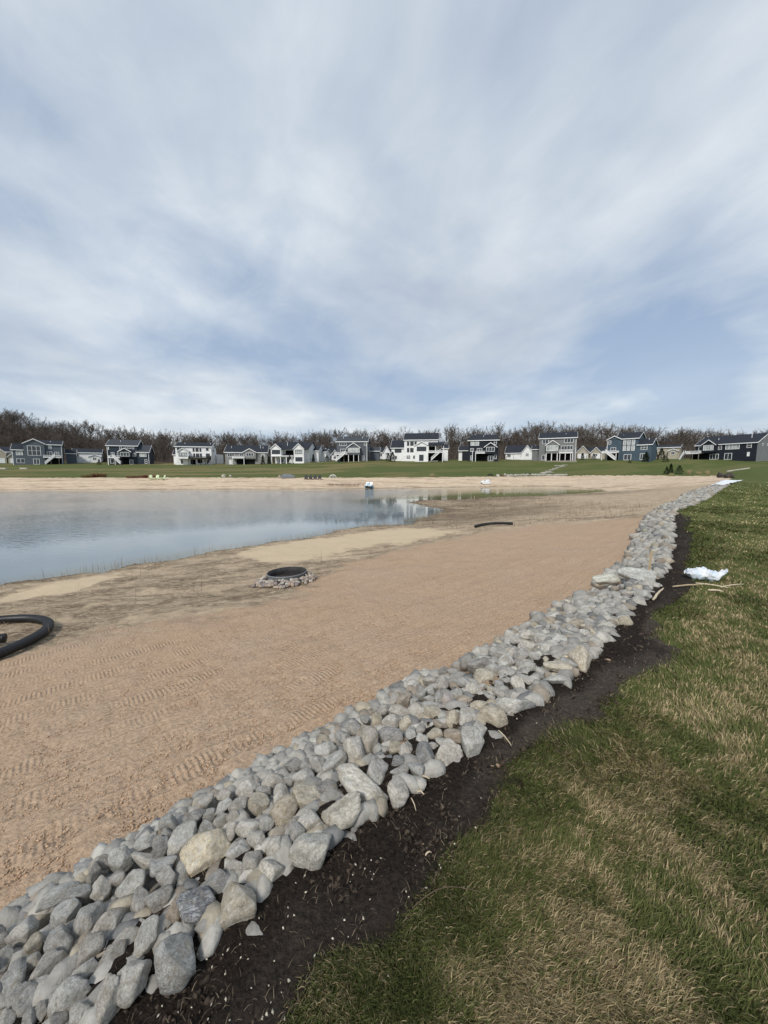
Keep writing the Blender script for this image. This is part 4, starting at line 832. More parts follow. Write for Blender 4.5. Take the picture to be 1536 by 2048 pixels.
h = house('house', 'tall mid-grey house on a row of white posts with a gabled bay above', .463, 145, 1, 600, 622, 'siding_midgrey', 'roof_dark')
h.wall(290, 910, 235, d=(0, 10)); h.sgable(290, 910, 235, 130, (0, 10)); h.wall(412, 632, 358, 495, d=(-2.4, 0)); h.fgable(412, 632, 358, 285, (-2.4, 1)); h.wall(145, 288, 400, d=(6, 12)); h.sgable(150, 288, 400, 335, (6, 12))
h.win(342, 446, 255, 330, 2); h.win(710, 862, 250, 320, 3); h.win(418, 614, 365, 455, 3, 1, -2.4, glass='blind_glass'); h.win(665, 862, 368, 437, 4); h.win(340, 397, 515, 603); h.dark(425, 850, 500, 618)
h.deck(634, 860, 497, 437, 2.4, posts=(650, 740, 828, 858))
for xp in (420, 512, 608): c = h.X(xp); MB().box(c-.14, c+.14, -2.35, -2.05, -1, h.Z(495)-.003).build('post', 'white_trim', h.root)
h.pipe(392, 190); h.pipe(735, 175); h.corner(906, 235)
MB().box(h.X(400), h.X(930), -3.2, -.1, -1, .12).build('patio_slab', 'stone_foot', h.root)

h = house('house', 'deep blue house with six tall windows and white stairs from its deck', .654, 140, 14, 610, 605, 'siding_blue', 'roof_dark')
h.wall(240, 492, 258, d=(-.8, 9)); h.fgable(240, 492, 250, 192, (-.8, 5)); h.wall(490, 760, 240, d=(0, 10)); h.sgable(375, 760, 240, 132, (0, 10)); h.wall(760, 980, 352, d=(0, 8)); h.sgable(762, 980, 352, 252, (0, 8))
h.win(265, 310, 262, 328, 1, 2, -.8); h.win(308, 404, 382, 442, 2, 1, -.8)
for x0_, x1_ in ((510, 562), (580, 634), (655, 710)): h.win(x0_, x1_, 262, 346, glass='blind_glass'); h.win(x0_, x1_, 360, 445, 1, 2, glass='blind_glass')
h.win(810, 914, 370, 440, 2, 2); h.win(535, 662, 505, 602, 2, name='patio_door'); h.win(805, 882, 497, 602, 2, name='patio_door'); h.dark(250, 450, 488, 600, -.8)
h.deck(195, 457, 482, 440, 2.8, posts=(200, 450), y=-.8); h.stairs(270, 448, 450, 602, 2.8, y=-.8); h.pipe(468, 185); h.pipe(900, 262); h.corner(246, 258, -.8)

h = house('house', 'long dark navy house with a white deck and grey gable end, last of the row', .910, 138, 26, 750, 575, 'siding_black', 'roof_dark', u=8.258)
h.wall(250, 1245, 318, d=(0, 12)); h.sgable(250, 1245, 318, 175, (0, 12)); h.wall(402, 638, 322, d=(-1.5, 0), ybot=450); h.fgable(402, 638, 324, 245, (-1.5, 3))
MB().prism([(h.X(1245)+.02, .05, -1), (h.X(1245)+.02, 11.95, -1), (h.X(1245)+.02, 11.95, h.Z(318)), (h.X(1245)+.02, 6, h.Z(178)), (h.X(1245)+.02, .05, h.Z(318))], (.05, 0, 0)).build('gable_end', 'siding_midgrey', h.root)
h.win(430, 607, 328, 415, 4, 1, -1.5, glass='blind_glass'); h.win(645, 705, 328, 410, 2); h.win(765, 987, 328, 412, 4, glass='blind_glass'); h.win(1095, 1167, 325, 400, 1, 2); h.win(305, 370, 345, 405); h.win(515, 667, 475, 565, 3); h.win(760, 882, 470, 575, 2, name='patio_door'); h.win(1110, 1150, 465, 530, 1, glass='white_trim', name='door')
h.dark(170, 500, 470, 572); h.deck(155, 400, 465, 415, 3, posts=(285, 398), pm='deck_wood'); h.stairs(160, 425, 85, 580, 3)
for yy in (3, 6, 9): h.side_win(1248.5, yy, yy+.8, 335, 370)
h.pipe(1085, 215, h=.9); h.pipe(560, 235)

# --- houses of the street behind
def back_house(label, a, dep, w, zt, zr, wall, roof, gable=None, garage=True, d=9, delta=6):
    loc, th = place(a, dep); s_ = House('house', label, loc, -th - R(delta), 0, 0, 1, -1, wall, roof)
    s_.kz = 1; s_.zb = 0
    s_.Z = lambda y: y
    s_.wall(-w/2, w/2, zt, d=(0, d)); s_.sgable(-w/2, w/2, zt, zr, (0, d))
    for gx0, gx1, gze, gzr in (gable or []):
        s_.wall(gx0, gx1, gze, d=(-1.2, 0)); s_.fgable(gx0, gx1, gze, gzr, (-1.2, 3)); c = (gx0 + gx1)/2; s_.win(c-.7, c+.7, gze-.2, gze-1.6, 2, 1, -1.2)
        if garage: s_.win(gx0+.5, gx1-.5, 2.3, .1, 1, 1, -1.2, glass='white_trim', name='garage_door')
    s_.win(-w/2+.8, -w/2+2.4, zt-.6, zt-2, 2)
    return s_
back_house('cream and grey two-gable house at the far left edge behind the slate blue house', -1.015, 166, 12, 5.2, 7.4, 'siding_beige', 'roof_dark', [(-5.5, .5, 4.6, 7.4), (1, 5.5, 3, 5.4)])
back_house('white house with garage doors between the slate blue and the navy houses', -.795, 170, 10.5, 4.6, 6.4, 'siding_white', 'roof_dark', [(.5, 5, 2.8, 3.6)])
back_house('dark house with white-edged gables behind the two-gable white house', -.142, 172, 8, 3.0, 6.0, 'siding_midgrey', 'roof_dark', [(-3.8, -.5, 3.2, 5.4), (0, 3.8, 2.2, 4.6)])
back_house('small white house behind the blue-grey house with the sunroom', .0, 175, 6.5, 3.2, 5.6, 'siding_white', 'roof_dark', [(-.2, 3.0, 3.2, 5.8)])
back_house('white house with a broad white gable left of the tall mid-grey house', .362, 170, 12, 3.2, 6.6, 'siding_white', 'roof_dark', [(1, 6, 3, 6.2)])
back_house('beige house with two white-edged gables beside the deep blue house', .552, 172, 11.5, 3.0, 5.4, 'siding_beige', 'roof_dark', [(-5.5, -.4, 3.0, 5.8), (.2, 4.6, 2.6, 5.0)])
back_house('cream house with a low porch behind the spruces near the deep blue house', .752, 165, 10, 5.0, 6.2, 'siding_beige', 'roof_dark', [(1.2, 4.6, 3.4, 4.2)], False)
# ------------------------------------------------------------------ bare trees
m, g, b = material('bare_twigs', .95, .05)
oi = g.add('ShaderNodeObjectInfo'); pos = g.add('ShaderNodeNewGeometry').outputs['Position']
g.set(b, 'Base Color', g.mix(1.0, g.mix(g.mapr(g.noise(pos, .09, 3, .6), .35, .65), (.080, .066, .056), (.150, .125, .104)), g.mapr(oi.outputs['Random'], 0, 1, .75, 1.2), 'MULTIPLY'))
plain('bark', (.13, .11, .095), .95, .1, .3, 2)
def grow(seed, H=16.0, spread=1.0, twigs=1500):
    rs = np.random.RandomState(seed); tv, tf, cv, cf = [], [], [], []
    def limb(vs, fs, p0, p1, r0, r1, n=4):
        d = p1 - p0; L = np.linalg.norm(d) + 1e-9; d = d/L; u = np.cross(d, [.3, .5, .8]); u /= np.linalg.norm(u); w = np.cross(d, u); k = len(vs)
        for p, r in ((p0, r0), (p1, r1)):
            for i in range(n): a = 2*math.pi*i/n; vs.append(p + (u*math.cos(a) + w*math.sin(a))*r)
        for i in range(n): j = (i+1) % n; fs.append((k+i, k+j, k+n+j)); fs.append((k+i, k+n+j, k+n+i))
    top = H*rs.uniform(.50, .62); segs = 5; p = np.zeros(3); pts = [p]
    for i in range(segs): p = p + np.array([rs.normal()*.25, rs.normal()*.25, top/segs]); pts.append(p)
    r0 = H*.016
    for i in range(segs): limb(tv, tf, pts[i], pts[i+1], r0*(1 - .13*i), r0*(1 - .13*(i+1)), 6)
    tips = []
    nl = rs.randint(7, 11)
    for k in range(nl):
        t = rs.uniform(.38, 1.0); i = min(int(t*segs), segs-1); b0 = pts[i] + (pts[i+1] - pts[i])*(t*segs - i)
        a = rs.uniform(0, 6.28); el = rs.uniform(.65, 1.25); L = (H - b0[2])*rs.uniform(.55, .85)
        d = np.array([math.cos(a)*math.cos(el)*spread, math.sin(a)*math.cos(el)*spread, math.sin(el)])
        q0 = b0; r = r0*.42
        for s_ in range(3):
            d = d + rs.normal(size=3)*.16; d[2] += .06; d /= np.linalg.norm(d); q1 = q0 + d*L/3
            limb(cv, cf, q0, q1, r, r*.7, 4); r *= .7
            for z in range(3):
                dd = d + rs.normal(size=3)*.55; dd[2] += .15; dd /= np.linalg.norm(dd); l2 = L*.42*rs.uniform(.5, 1); q2 = q0 + (q1 - q0)*rs.rand(); q3 = q2 + dd*l2
                limb(cv, cf, q2, q3, r*.5, r*.18, 3); tips.append((q2, q3, dd))
            q0 = q1
        tips.append((q0 - d*L/3, q0, d))
    for k in range(twigs):
        a_, b_, d = tips[rs.randint(len(tips))]; s0 = a_ + (b_ - a_)*rs.uniform(.15, 1.0)
        dd = d + rs.normal(size=3)*.65; dd[2] += .25; dd /= np.linalg.norm(dd); L = H*.075*rs.uniform(.4, 1.2); wv = np.cross(dd, rs.normal(size=3)); wv /= np.linalg.norm(wv); wd = rs.uniform(.024, .055)*H/16
        i = len(cv); cv += [s0 - wv*wd, s0 + wv*wd, s0 + dd*L]; cf.append((i, i+1, i+2))
    return [np.array(x) for x in (tv, tf, cv, cf)]
TREES = [grow(900 + k, 16, (.9, 1.2, .7, 1.1, .85, 1.3)[k], 1500) for k in range(6)]
TM = []
for tv, tf, cv, cf in TREES:
    o1 = link_mesh('trunk', tv, tf, 'bark', None, True); o2 = link_mesh('crown', cv, cf, 'bare_twigs'); TM.append((o1.data, o2.data)); bpy.data.objects.remove(o1); bpy.data.objects.remove(o2)
def bare_tree(x, y, k, s, label, group=None, sink=.3):
    r = empty('bare_tree', (x, y, hz(x, y) - sink), random.Random(int(x*91 + y*7)).uniform(0, 6.28)); r.scale = (s, s, s); tag(r, label, 'tree', group)
    for nm, me in zip(('trunk', 'crown'), TM[k]):
        o = bpy.data.objects.new(nm, me); COL.objects.link(o); o.parent = r
# the wood on the hill reads as one mass; the trees at its front and on its skyline are counted singly
rs = np.random.RandomState(77); WV, WF, nvw = [], [], 0
for k in range(520):
    y = rs.uniform(182, 246); a = rs.uniform(-1.22, 1.22); x = a*y
    tv, tf, cv, cf = TREES[rs.randint(6)]; s = rs.uniform(.66, 1.0); an = rs.uniform(0, 6.28); c_, s_ = math.cos(an), math.sin(an)
    keep = rs.rand(len(cf)) < .60
    base = np.array([x, y, hz(x, y) - .4])
    for v, f in ((tv, tf), (cv, cf[keep])):
        WV.append(np.stack([v[:, 0]*c_ - v[:, 1]*s_, v[:, 0]*s_ + v[:, 1]*c_, v[:, 2]], 1)*s + base); WF.append(f + nvw); nvw += len(v)
UY = rs.uniform(174, 250, 2600); UX = rs.uniform(-1.25, 1.25, 2600)*UY; UZ = height(UX, UY)
for k in range(2600):
    n_ = 58; p_ = np.array([UX[k], UY[k], UZ[k] - .2]) + rs.normal(size=(n_, 3))*[2.2, 2.2, 0]; d_ = rs.normal(size=(n_, 3))*.22 + [0, 0, 1]; L_ = rs.uniform(1.5, 7.5, (n_, 1)); u_ = rs.normal(size=(n_, 3))*[1, 1, .1]; u_ /= np.linalg.norm(u_, axis=1)[:, None]; w_ = rs.uniform(.03, .075, (n_, 1))
    WV.append(np.stack([p_ - u_*w_, p_ + u_*w_, p_ + d_*L_], 1).reshape(-1, 3)); WF.append(np.arange(n_*3).reshape(-1, 3) + nvw); nvw += n_*3
wood = link_mesh('woods', np.concatenate(WV), np.concatenate(WF), 'bare_twigs'); tag(wood, 'mass of bare brown trees covering the hill behind the houses', 'woods', kind='stuff')
HN = [(-.905, 'slate blue house'), (-.672, 'navy house with the grey roof'), (-.502, 'white house with the black deck'), (-.362, 'low grey house'), (-.222, 'two-gable white house'), (-.085, 'blue-grey house'), (.09, 'tall white house'), (.252, 'near-black house'), (.452, 'mid-grey house on posts'), (.632, 'deep blue house'), (.905, 'last long house')]
ORD = ['first', 'second', 'third', 'fourth', 'fifth', 'sixth', 'seventh', 'eighth', 'ninth', 'tenth', 'eleventh', 'twelfth', 'thirteenth', 'fourteenth', 'fifteenth']
cnt = {}
for k in range(66):
    a = -1.12 + 2.22*(k + rs.uniform(.1, .9))/66; y = rs.uniform(176, 190); hn = min(HN, key=lambda h_: abs(h_[0] - a))[1]; cnt[hn] = cnt.get(hn, -1) + 1
    bare_tree(a*y, y, rs.randint(6), rs.uniform(.6, .82), 'bare brown tree behind the %s, %s from the left there' % (hn, ORD[cnt[hn]]), 'bare trees along the front of the wood')
for px, y, s, lab in ((900, 225, 1.02, 'tall thin bare tree rising above the wood right of the tall white house'), (992, 228, 1.0, 'tall bare tree standing above the wood between the near-black and the mid-grey houses'), (945, 225, .92, 'bare spreading tree on the skyline over the near-black house'), (495, 220, .95, 'bare rounded tree on the skyline over the low grey house'), (680, 220, 1.02, 'bare tree on the skyline above the blue-grey house roof'), (1150, 235, .85, 'bare tree on the hilltop above the two beige gables')):
    a = (px - 768)/739; bare_tree(a*y, y, 2 if 'thin' in lab else rs.randint(6), s, lab)
# --- evergreens, shrubs
m, g, b = material('evergreen', .9, .15)
oi = g.add('ShaderNodeObjectInfo'); pos = g.add('ShaderNodeNewGeometry').outputs['Position']
g.set(b, 'Base Color', g.mix(1.0, g.mix(g.noise(pos, 3, 3), (.012, .024, .012), (.045, .062, .028)), g.mapr(oi.outputs['Random'], 0, 1, .8, 1.25), 'MULTIPLY'))
plain('red_twigs', (.13, .035, .025), .9, .1, .3, 3); plain('tan_blades', (.42, .33, .19), .9, .1, .25, 5); plain('dry_twigs', (.20, .14, .095), .9, .1, .3, 4)
def cone_shrub(name, x, y, h, w, label, cat, seed, shape=1.0, mat='evergreen', group=None):
    rs = np.random.RandomState(seed); v, f = [], []
    for k in range(900):
        t = rs.rand()**.8; r = w/2*(1 - t**shape*.96)*math.sqrt(rs.uniform(.25, 1))*(1 + .25*math.sin(t*19 + seed)); a = rs.uniform(0, 6.28); p = np.array([r*math.cos(a), r*math.sin(a), t*h])
        d = np.array([math.cos(a), math.sin(a), .35]) + rs.normal(size=3)*.5; d /= np.linalg.norm(d); u = np.cross(d, rs.normal(size=3)); u /= np.linalg.norm(u); L = h*.075*rs.uniform(.6, 1.3); i = len(v)
        v += [p - u*L*.35, p + u*L*.35, p + d*L]; f.append((i, i+1, i+2))
    z = hz(x, y); r = empty(name, (x, y, z - .05)); tag(r, label, cat, group)
    link_mesh('crown', np.array(v), np.array(f), mat, r); MB().tube([(0, 0, -.1), (0, 0, h*.5)], [w*.05, w*.03], 6).build('trunk', 'bark', r)
def az(px, y): return (px - 768)/739*y
for i, (px, y, h_, w_, lab) in enumerate([(203, 148, 2.2, 1.9, 'round evergreen shrub on the lawn left of the navy house'), (528, 146, 3.6, 1.8, 'pair-standing dark evergreen left of the two-gable white house'), (540, 147, 3.2, 1.5, 'narrow evergreen against the left wall of the two-gable white house'), (628, 150, 3.4, 1.7, 'pointed evergreen at the right wall of the two-gable white house'), (655, 158, 2.6, 2.6, 'evergreen shrub in front of the dark white-edged gables'), (777, 144, 3.2, 2.4, 'broad dark evergreen at the left foot of the tall white house'), (785, 144, 3.7, 2.2, 'pointed dark evergreen close to the tall white house'),
    (1161, 163, 3.0, 1.8, 'narrow evergreen before the beige garage gable'), (1183, 160, 2.6, 2.2, 'dark shrub below the second beige gable'), (1287, 135, 3.6, 2.4, 'tall evergreen at the corner of the deep blue house'), (1294, 136, 2.0, 1.8, 'low evergreen beside the tall one at the deep blue house'), (1317, 150, 4.6, 2.8, 'tall spruce before the cream porch house'), (1306, 152, 3.4, 2.0, 'smaller spruce left of the tall spruce'), (1326, 134, 2.2, 2.4, 'rounded evergreen on the lawn below the two spruces'),
    (1255, 133, 1.3, 1.6, 'low evergreen below the six tall windows'), (1338, 107, 3.0, 1.7, 'rusty green conifer at the beach edge, taller of two'), (1330, 107, 2.2, 1.8, 'shorter conifer touching the rusty conifer at the beach edge'), (1355, 107, 2.5, 2.2, 'round green bush at the beach edge right of the conifers'), (1488, 132, 2.6, 1.8, 'evergreen against the dark wall of the last house')]):
    cone_shrub('evergreen', az(px, y), y, h_, w_, lab, 'shrub', 500 + i, .9 if w_ < 2 else 1.6)
def twig_clump(name, x, y, h, w, n, mat, label, cat, seed, th=.03, fan=.5, kind=None):
    rs = np.random.RandomState(seed); v, f = [], []
    for k in range(n):
        a = rs.uniform(0, 6.28); r = w/2*math.sqrt(rs.rand()); p = np.array([r*math.cos(a), r*math.sin(a), -.05]); d = np.array([math.cos(a)*fan*rs.rand(), math.sin(a)*fan*rs.rand(), 1]) + rs.normal(size=3)*.15; d /= np.linalg.norm(d); u = np.cross(d, rs.normal(size=3)); u /= np.linalg.norm(u); L = h*rs.uniform(.5, 1.05); i = len(v)
        v += [p - u*th, p + u*th, p + d*L]; f.append((i, i+1, i+2))
    o = link_mesh(name, np.array(v), np.array(f), mat); o.location = (x, y, hz(x, y)); tag(o, label, cat); return o
for i, (px, y, h_, w_, n, lab) in enumerate([(201, 79.5, 1.15, 2.4, 260, 'dense dark red twiggy bush at the top of the far beach'), (183, 79, .7, 3.0, 160, 'low red twiggy bush left of the dense red one'), (276, 77, .7, 3.6, 260, 'low wide red bush left of the green chairs'), (302, 77.5, .9, 2.6, 220, 'taller red bush just above the green chairs')]):
    twig_clump('red_bush', az(px, y), y, h_, w_, n, 'red_twigs', lab, 'bush', 40 + i, .035, .9)
for i, (px, y, h_, w_, lab) in enumerate([(865, 87.5, 1.1, .9, 'lone tan clump of tall dry grass below the tall white house'), (1375, 106.5, 1.6, .6, 'tall tan grass tuft right of the round green bush'), (1394, 106, 1.0, 1.2, 'rusty low grass tuft at the beach edge'), (1411, 105.5, 1.3, .8, 'tan grass tuft nearest the last house'), (1340, 105.5, .7, 1.2, 'short tan tuft below the rusty conifer')]):
    twig_clump('ornamental_grass', az(px, y), y, h_, w_, 90, 'tan_blades', lab, 'grass clump', 60 + i, .03, .35)
# --- things on the far beach
plain('lime_paint', (.60, .68, .42), .5, .3, .05); plain('dark_paint', (.03, .032, .036), .5, .3, .05); plain('boat_white', (.80, .82, .82), .35, .5, .03); plain('boat_blue', (.10, .35, .50), .35, .5, .03)
def adirondack(x, y, rz, mat, label, group=None):
    r = empty('beach_chair', (x, y, hz(x, y)), rz); tag(r, label, 'chair', group)
    MB().prism([(-.28, -.30, .38), (.28, -.30, .38), (.28, .22, .26), (-.28, .22, .26)], (0, 0, -.04)).build('seat', mat, r)
    bk = MB()
    for k in range(5): c = -.24 + k*.12; bk.prism([(c-.055, .20, .28), (c+.055, .20, .28), (c+.065, .48, 1.05 - abs(k-2)*.05), (c-.065, .48, 1.05 - abs(k-2)*.05)], (0, .025, 0))
    bk.build('backrest', mat, r)
    for s_ in (-1, 1):
        MB().box(s_*.34-.07, s_*.34+.07, -.36, .36, .56, .59).build('armrest', mat, r); MB().box(s_*.31-.02, s_*.31+.02, -.32, -.22, -.03, .56).build('leg', mat, r); MB().prism([(s_*.29-.02, -.2, .34), (s_*.29-.02, -.2, .44), (s_*.29-.02, .5, .1), (s_*.29-.02, .5, -.03)], (.04, 0, 0)).build('leg', mat, r)
for px, lab, rz in ((303, 'pale green beach chair, leftmost of the three by the red bush', .5), (315, 'pale green beach chair in the middle of the three', .1), (327, 'pale green beach chair, rightmost of the three', -.6)):
    adirondack(az(px, 74.6), 74.6, rz, 'lime_paint', lab, 'green beach chairs')
for px, lab in ((613, 'dark beach chair, leftmost of four in a row on the far sand'), (622, 'dark beach chair, second from the left in the row of four'), (631, 'dark beach chair, third from the left in the row of four'), (640, 'dark beach chair, rightmost of the row of four')):
    adirondack(az(px, 76.4), 76.4, .15, 'dark_paint', lab, 'dark beach chairs')
def pedal_boat(x, y, rz, label, accent):
    z = max(hz(x, y), WATER); r = empty('pedal_boat', (x, y, z + .05), rz); tag(r, label, 'boat')
    hull = MB()
    for s_ in (-1, 1):
        hull.tube([(-1.05, s_*.5, .26), (-.85, s_*.5, .2), (-.4, s_*.5, .16), (.5, s_*.5, .16), (.95, s_*.5, .2), (1.1, s_*.5, .3)], [.06, .17, .22, .22, .18, .06], 10)
    hull.build('hull', accent, r, True); MB().prism([(-.95, -.66, .32), (.95, -.66, .32), (1.05, 0, .34), (.95, .66, .32), (-.95, .66, .32), (-1.05, 0, .34)], (0, 0, .14)).build('deck', 'boat_white', r)
    for s_ in (-.33, .33): MB().prism([(.05, s_-.24, .45), (.55, s_-.24, .5), (.72, s_-.22, .98), (.62, s_-.22, .98), (.42, s_-.24, .62), (.05, s_-.24, .56)], (0, .48, 0)).build('seat', 'boat_white', r)
    MB().prism([(-.9, -.2, .46), (-.35, -.2, .46), (-.5, -.2, .8), (-.75, -.2, .72)], (0, .4, 0)).build('console', accent, r)
pedal_boat(az(738, 68.8), 68.8, 1.4, 'white and blue pedal boat pulled up at the far water line', 'boat_blue')
pedal_boat(az(970, 79.6), 79.6, .3, 'all-white pedal boat on the far sand below the near-black house', 'boat_white')
# boulders, gear, dome, boxes, path
def boulder(x, y, s, col, label, k, cat='boulder', name='boulder'):
    o = bpy.data.objects.new(name, ROCKM[k]); COL.objects.link(o); o.location = (x, y, hz(x, y) + s[2]*.55); o.scale = s; o.rotation_euler = (0, 0, k*.7); o.color = (*col, .2); tag(o, label, cat)
boulder(az(449, 78.6), 78.6, (.85, .5, .42), (.62, .60, .52), 'long pale boulder on the lawn edge above the far beach', 3)
boulder(az(462, 78.9), 78.9, (.35, .3, .33), (.60, .58, .50), 'small pale boulder beside the long pale one on the far lawn', 5)
boulder(az(561, 78.4), 78.4, (.4, .38, .45), (.52, .46, .36), 'tan boulder beside the grey covered boat', 8)
boulder(az(995, 93.6), 93.6, (.5, .4, .42), (.68, .67, .62), 'white boulder at the left end of the far stone edging', 9)
boulder(az(1008, 94.2), 94.2, (.45, .4, .5), (.62, .60, .56), 'pale boulder right of the rusty brush pile', 11)
boulder(az(1440, 82), 82, (1.0, .9, .8), (.03, .025, .022), 'dark soil-black mound left of the white fabric end', 2, 'mound', 'soil_mound'); boulder(az(1455, 75), 75, (.95, .9, .75), (.03, .025, .022), 'dark soil-black mound just behind the white fabric strip', 14, 'mound', 'soil_mound')
twig_clump('brush_pile', az(1002, 93.9), 93.9, .9, 1.6, 220, 'dry_twigs', 'rusty brown brush pile between two pale boulders on the far beach', 'brush', 71, .03, .9)
twig_clump('brush_pile', az(692, 71.5), 71.5, .55, 7.0, 420, 'dry_twigs', 'wide patch of dry brown brush on the far sand left of the blue boat', 'brush', 72, .03, 1.2)
plain('grey_tarp', (.16, .18, .19), .6, .3, .2, 2)
r = empty('covered_boat', (az(577, 78), 78, hz(az(577, 78), 78)), .2); tag(r, 'low boat under a grey cover at the edge of the far lawn', 'boat')
MB().prism([(-1.3, -.5, .02), (1.2, -.5, .02), (1.5, -.5, .35), (-1.4, -.5, .4)], (0, 1.0, 0)).build('hull', 'galvanised', r); MB().prism([(-1.45, -.55, .36), (1.55, -.55, .33), (.4, 0, .85), (-1.0, 0, .8)], (0, .06, .02)).prism([(-1.45, .55, .36), (1.55, .55, .33), (.4, .02, .85), (-1.0, .02, .8)], (0, .06, .02)).build('cover', 'grey_tarp', r)
r = empty('dome_frame', (az(666, 78.2), 78.2, hz(az(666, 78.2), 78.2)), .3); tag(r, 'white arched climbing dome frame on the edge of the far lawn', 'climbing frame')
for k in range(4):
    a = k*math.pi/4; MB().tube([(.85*math.cos(a)*math.cos(t), .85*math.sin(a)*math.cos(t), .85*math.sin(t)) for t in np.linspace(0, math.pi, 15)], .022, 6).build('hoop', 'white_trim', r)
MB().tube([(.62*math.cos(t), .62*math.sin(t), .58) for t in np.linspace(0, 2*math.pi, 25)], .02, 6).build('ring', 'white_trim', r)
for px, y, lab in ((980, 93, 'low black bench at the lawn edge left of the white boulder'), (1055, 99.5, 'black bench set in the far stone edging')):
    r = empty('bench', (az(px, y), y, hz(az(px, y), y))); tag(r, lab, 'bench')
    MB().box(-.65, .65, -.2, .2, .38, .44).build('seat', 'dark_paint', r); MB().box(-.65, .65, .18, .23, .3, .62).build('backrest', 'dark_paint', r)
    for s_ in (-.6, .55): MB().box(s_, s_+.06, -.18, .18, -.05, .38).build('leg', 'dark_paint', r)
edging = empty('stone_edging', (0, 0, 0)); tag(edging, 'low row of pale stones edging the far lawn below the mid-grey house', 'stone edging')
for k in range(95):
    px = 1012 + 120*(k + rs.rand())/95; y = np.interp(px, [1000, 1055, 1100, 1140], [94, 99.3, 101, 103]) + rs.uniform(-.4, .5); x = az(px, y); o = bpy.data.objects.new('stone', ROCKM[rs.randint(26)]); COL.objects.link(o); o.parent = edging; s_ = rs.uniform(.18, .36)
    o.location = (x, y, hz(x, y) + s_*.4); o.scale = (s_*1.3, s_, s_); o.rotation_euler = rs.uniform(0, 6, 3); c_ = rs.uniform(.36, .56); o.color = (c_, c_*.97, c_*.9, .2)
plain('path_stone', (.48, .45, .38), .9, .2, .2, 3)
path_ = empty('stepping_path', (0, 0, 0)); tag(path_, 'pale stepping-stone path winding down the lawn from the mid-grey house', 'path')
for k, (px, y) in enumerate([(1084, 106), (1089, 108.5), (1095, 109), (1094, 112), (1101, 116), (1107, 120), (1113, 124.5), (1119, 129), (1126, 131), (1110, 130), (1122, 127)]):
    x = az(px, y); zz_ = hz(x, y); sz = 1.1 if k not in (1, 2) else 1.5
    MB().prism([(x - sz, y - .8, zz_ + .02), (x + .3, y - 1.0, zz_ + .02), (x + sz, y - .2, zz_ + .05), (x + sz*.8, y + .9, zz_ + .1), (x - .5*sz, y + 1.0, zz_ + .1)], (0, 0, .14)).build('paving_stone', 'path_stone', path_)
for lab, p0, p1, y in (('pale stone edging bar on the lawn at the far left', 0, 16, 117), ('pale stone edging bar right of the gap on the far left lawn', 44, 58, 117)):
    a_, b_ = az(p0, y), az(p1, y); MB().prism([(a_, y, hz(a_, y) - .1), (b_, y, hz(b_, y) - .1), (b_, y, hz(b_, y) + .45), (a_, y, hz(a_, y) + .5)], (0, .8, 0)).build('stone_kerb', 'path_stone'); tag(bpy.context.scene.objects[-1] if False else COL.objects[-1], lab, 'kerb')
x0_, x1_, y = az(1452, 104), az(1488, 104), 104
MB().prism([(x0_, y, hz(x0_, y) - .1), (x1_, y - 1, hz(x1_, y) - .1), (x1_, y - 1, hz(x1_, y) + .3), (x0_, y, hz(x0_, y) + .3)], (0, .5, 0)).build('stone_kerb', 'path_stone'); tag(COL.objects[-1], 'low pale stone kerb on the lawn below the last house', 'kerb')
# white ground fabric at the far end of the rock border
m, g, b = material('ground_fabric', .7, .2); b.inputs['Base Color'].default_value = (.78, .80, .80, 1)
pos = g.add('ShaderNodeNewGeometry').outputs['Position']; bump(g, b, g.noise(pos, 2.0, 3), .6, .1)
V_, F_ = [], []
for i in range(31):
    t = i/30; cx_, cy_ = 37 + 19*t, 41 + 18.6*t; w_ = .9 + 1.1*t + .15*math.sin(i*1.7)
    for j in range(7): u = j/6 - .5; x, y = cx_ + u*w_*.9, cy_ - u*w_*.8; V_.append((x, y, hz(x, y) + .22 + .05*math.sin(i*1.1 + j)))
for i in range(30):
    for j in range(6): a0 = i*7 + j; F_.append((a0, a0+1, a0+8, a0+7))
fab = link_mesh('ground_fabric', V_, F_, 'ground_fabric', None, True); tag(fab, 'white ground fabric strip laid at the far end of the rock border', 'fabric')
sol = fab.modifiers.new('thick', 'SOLIDIFY'); sol.thickness = .03
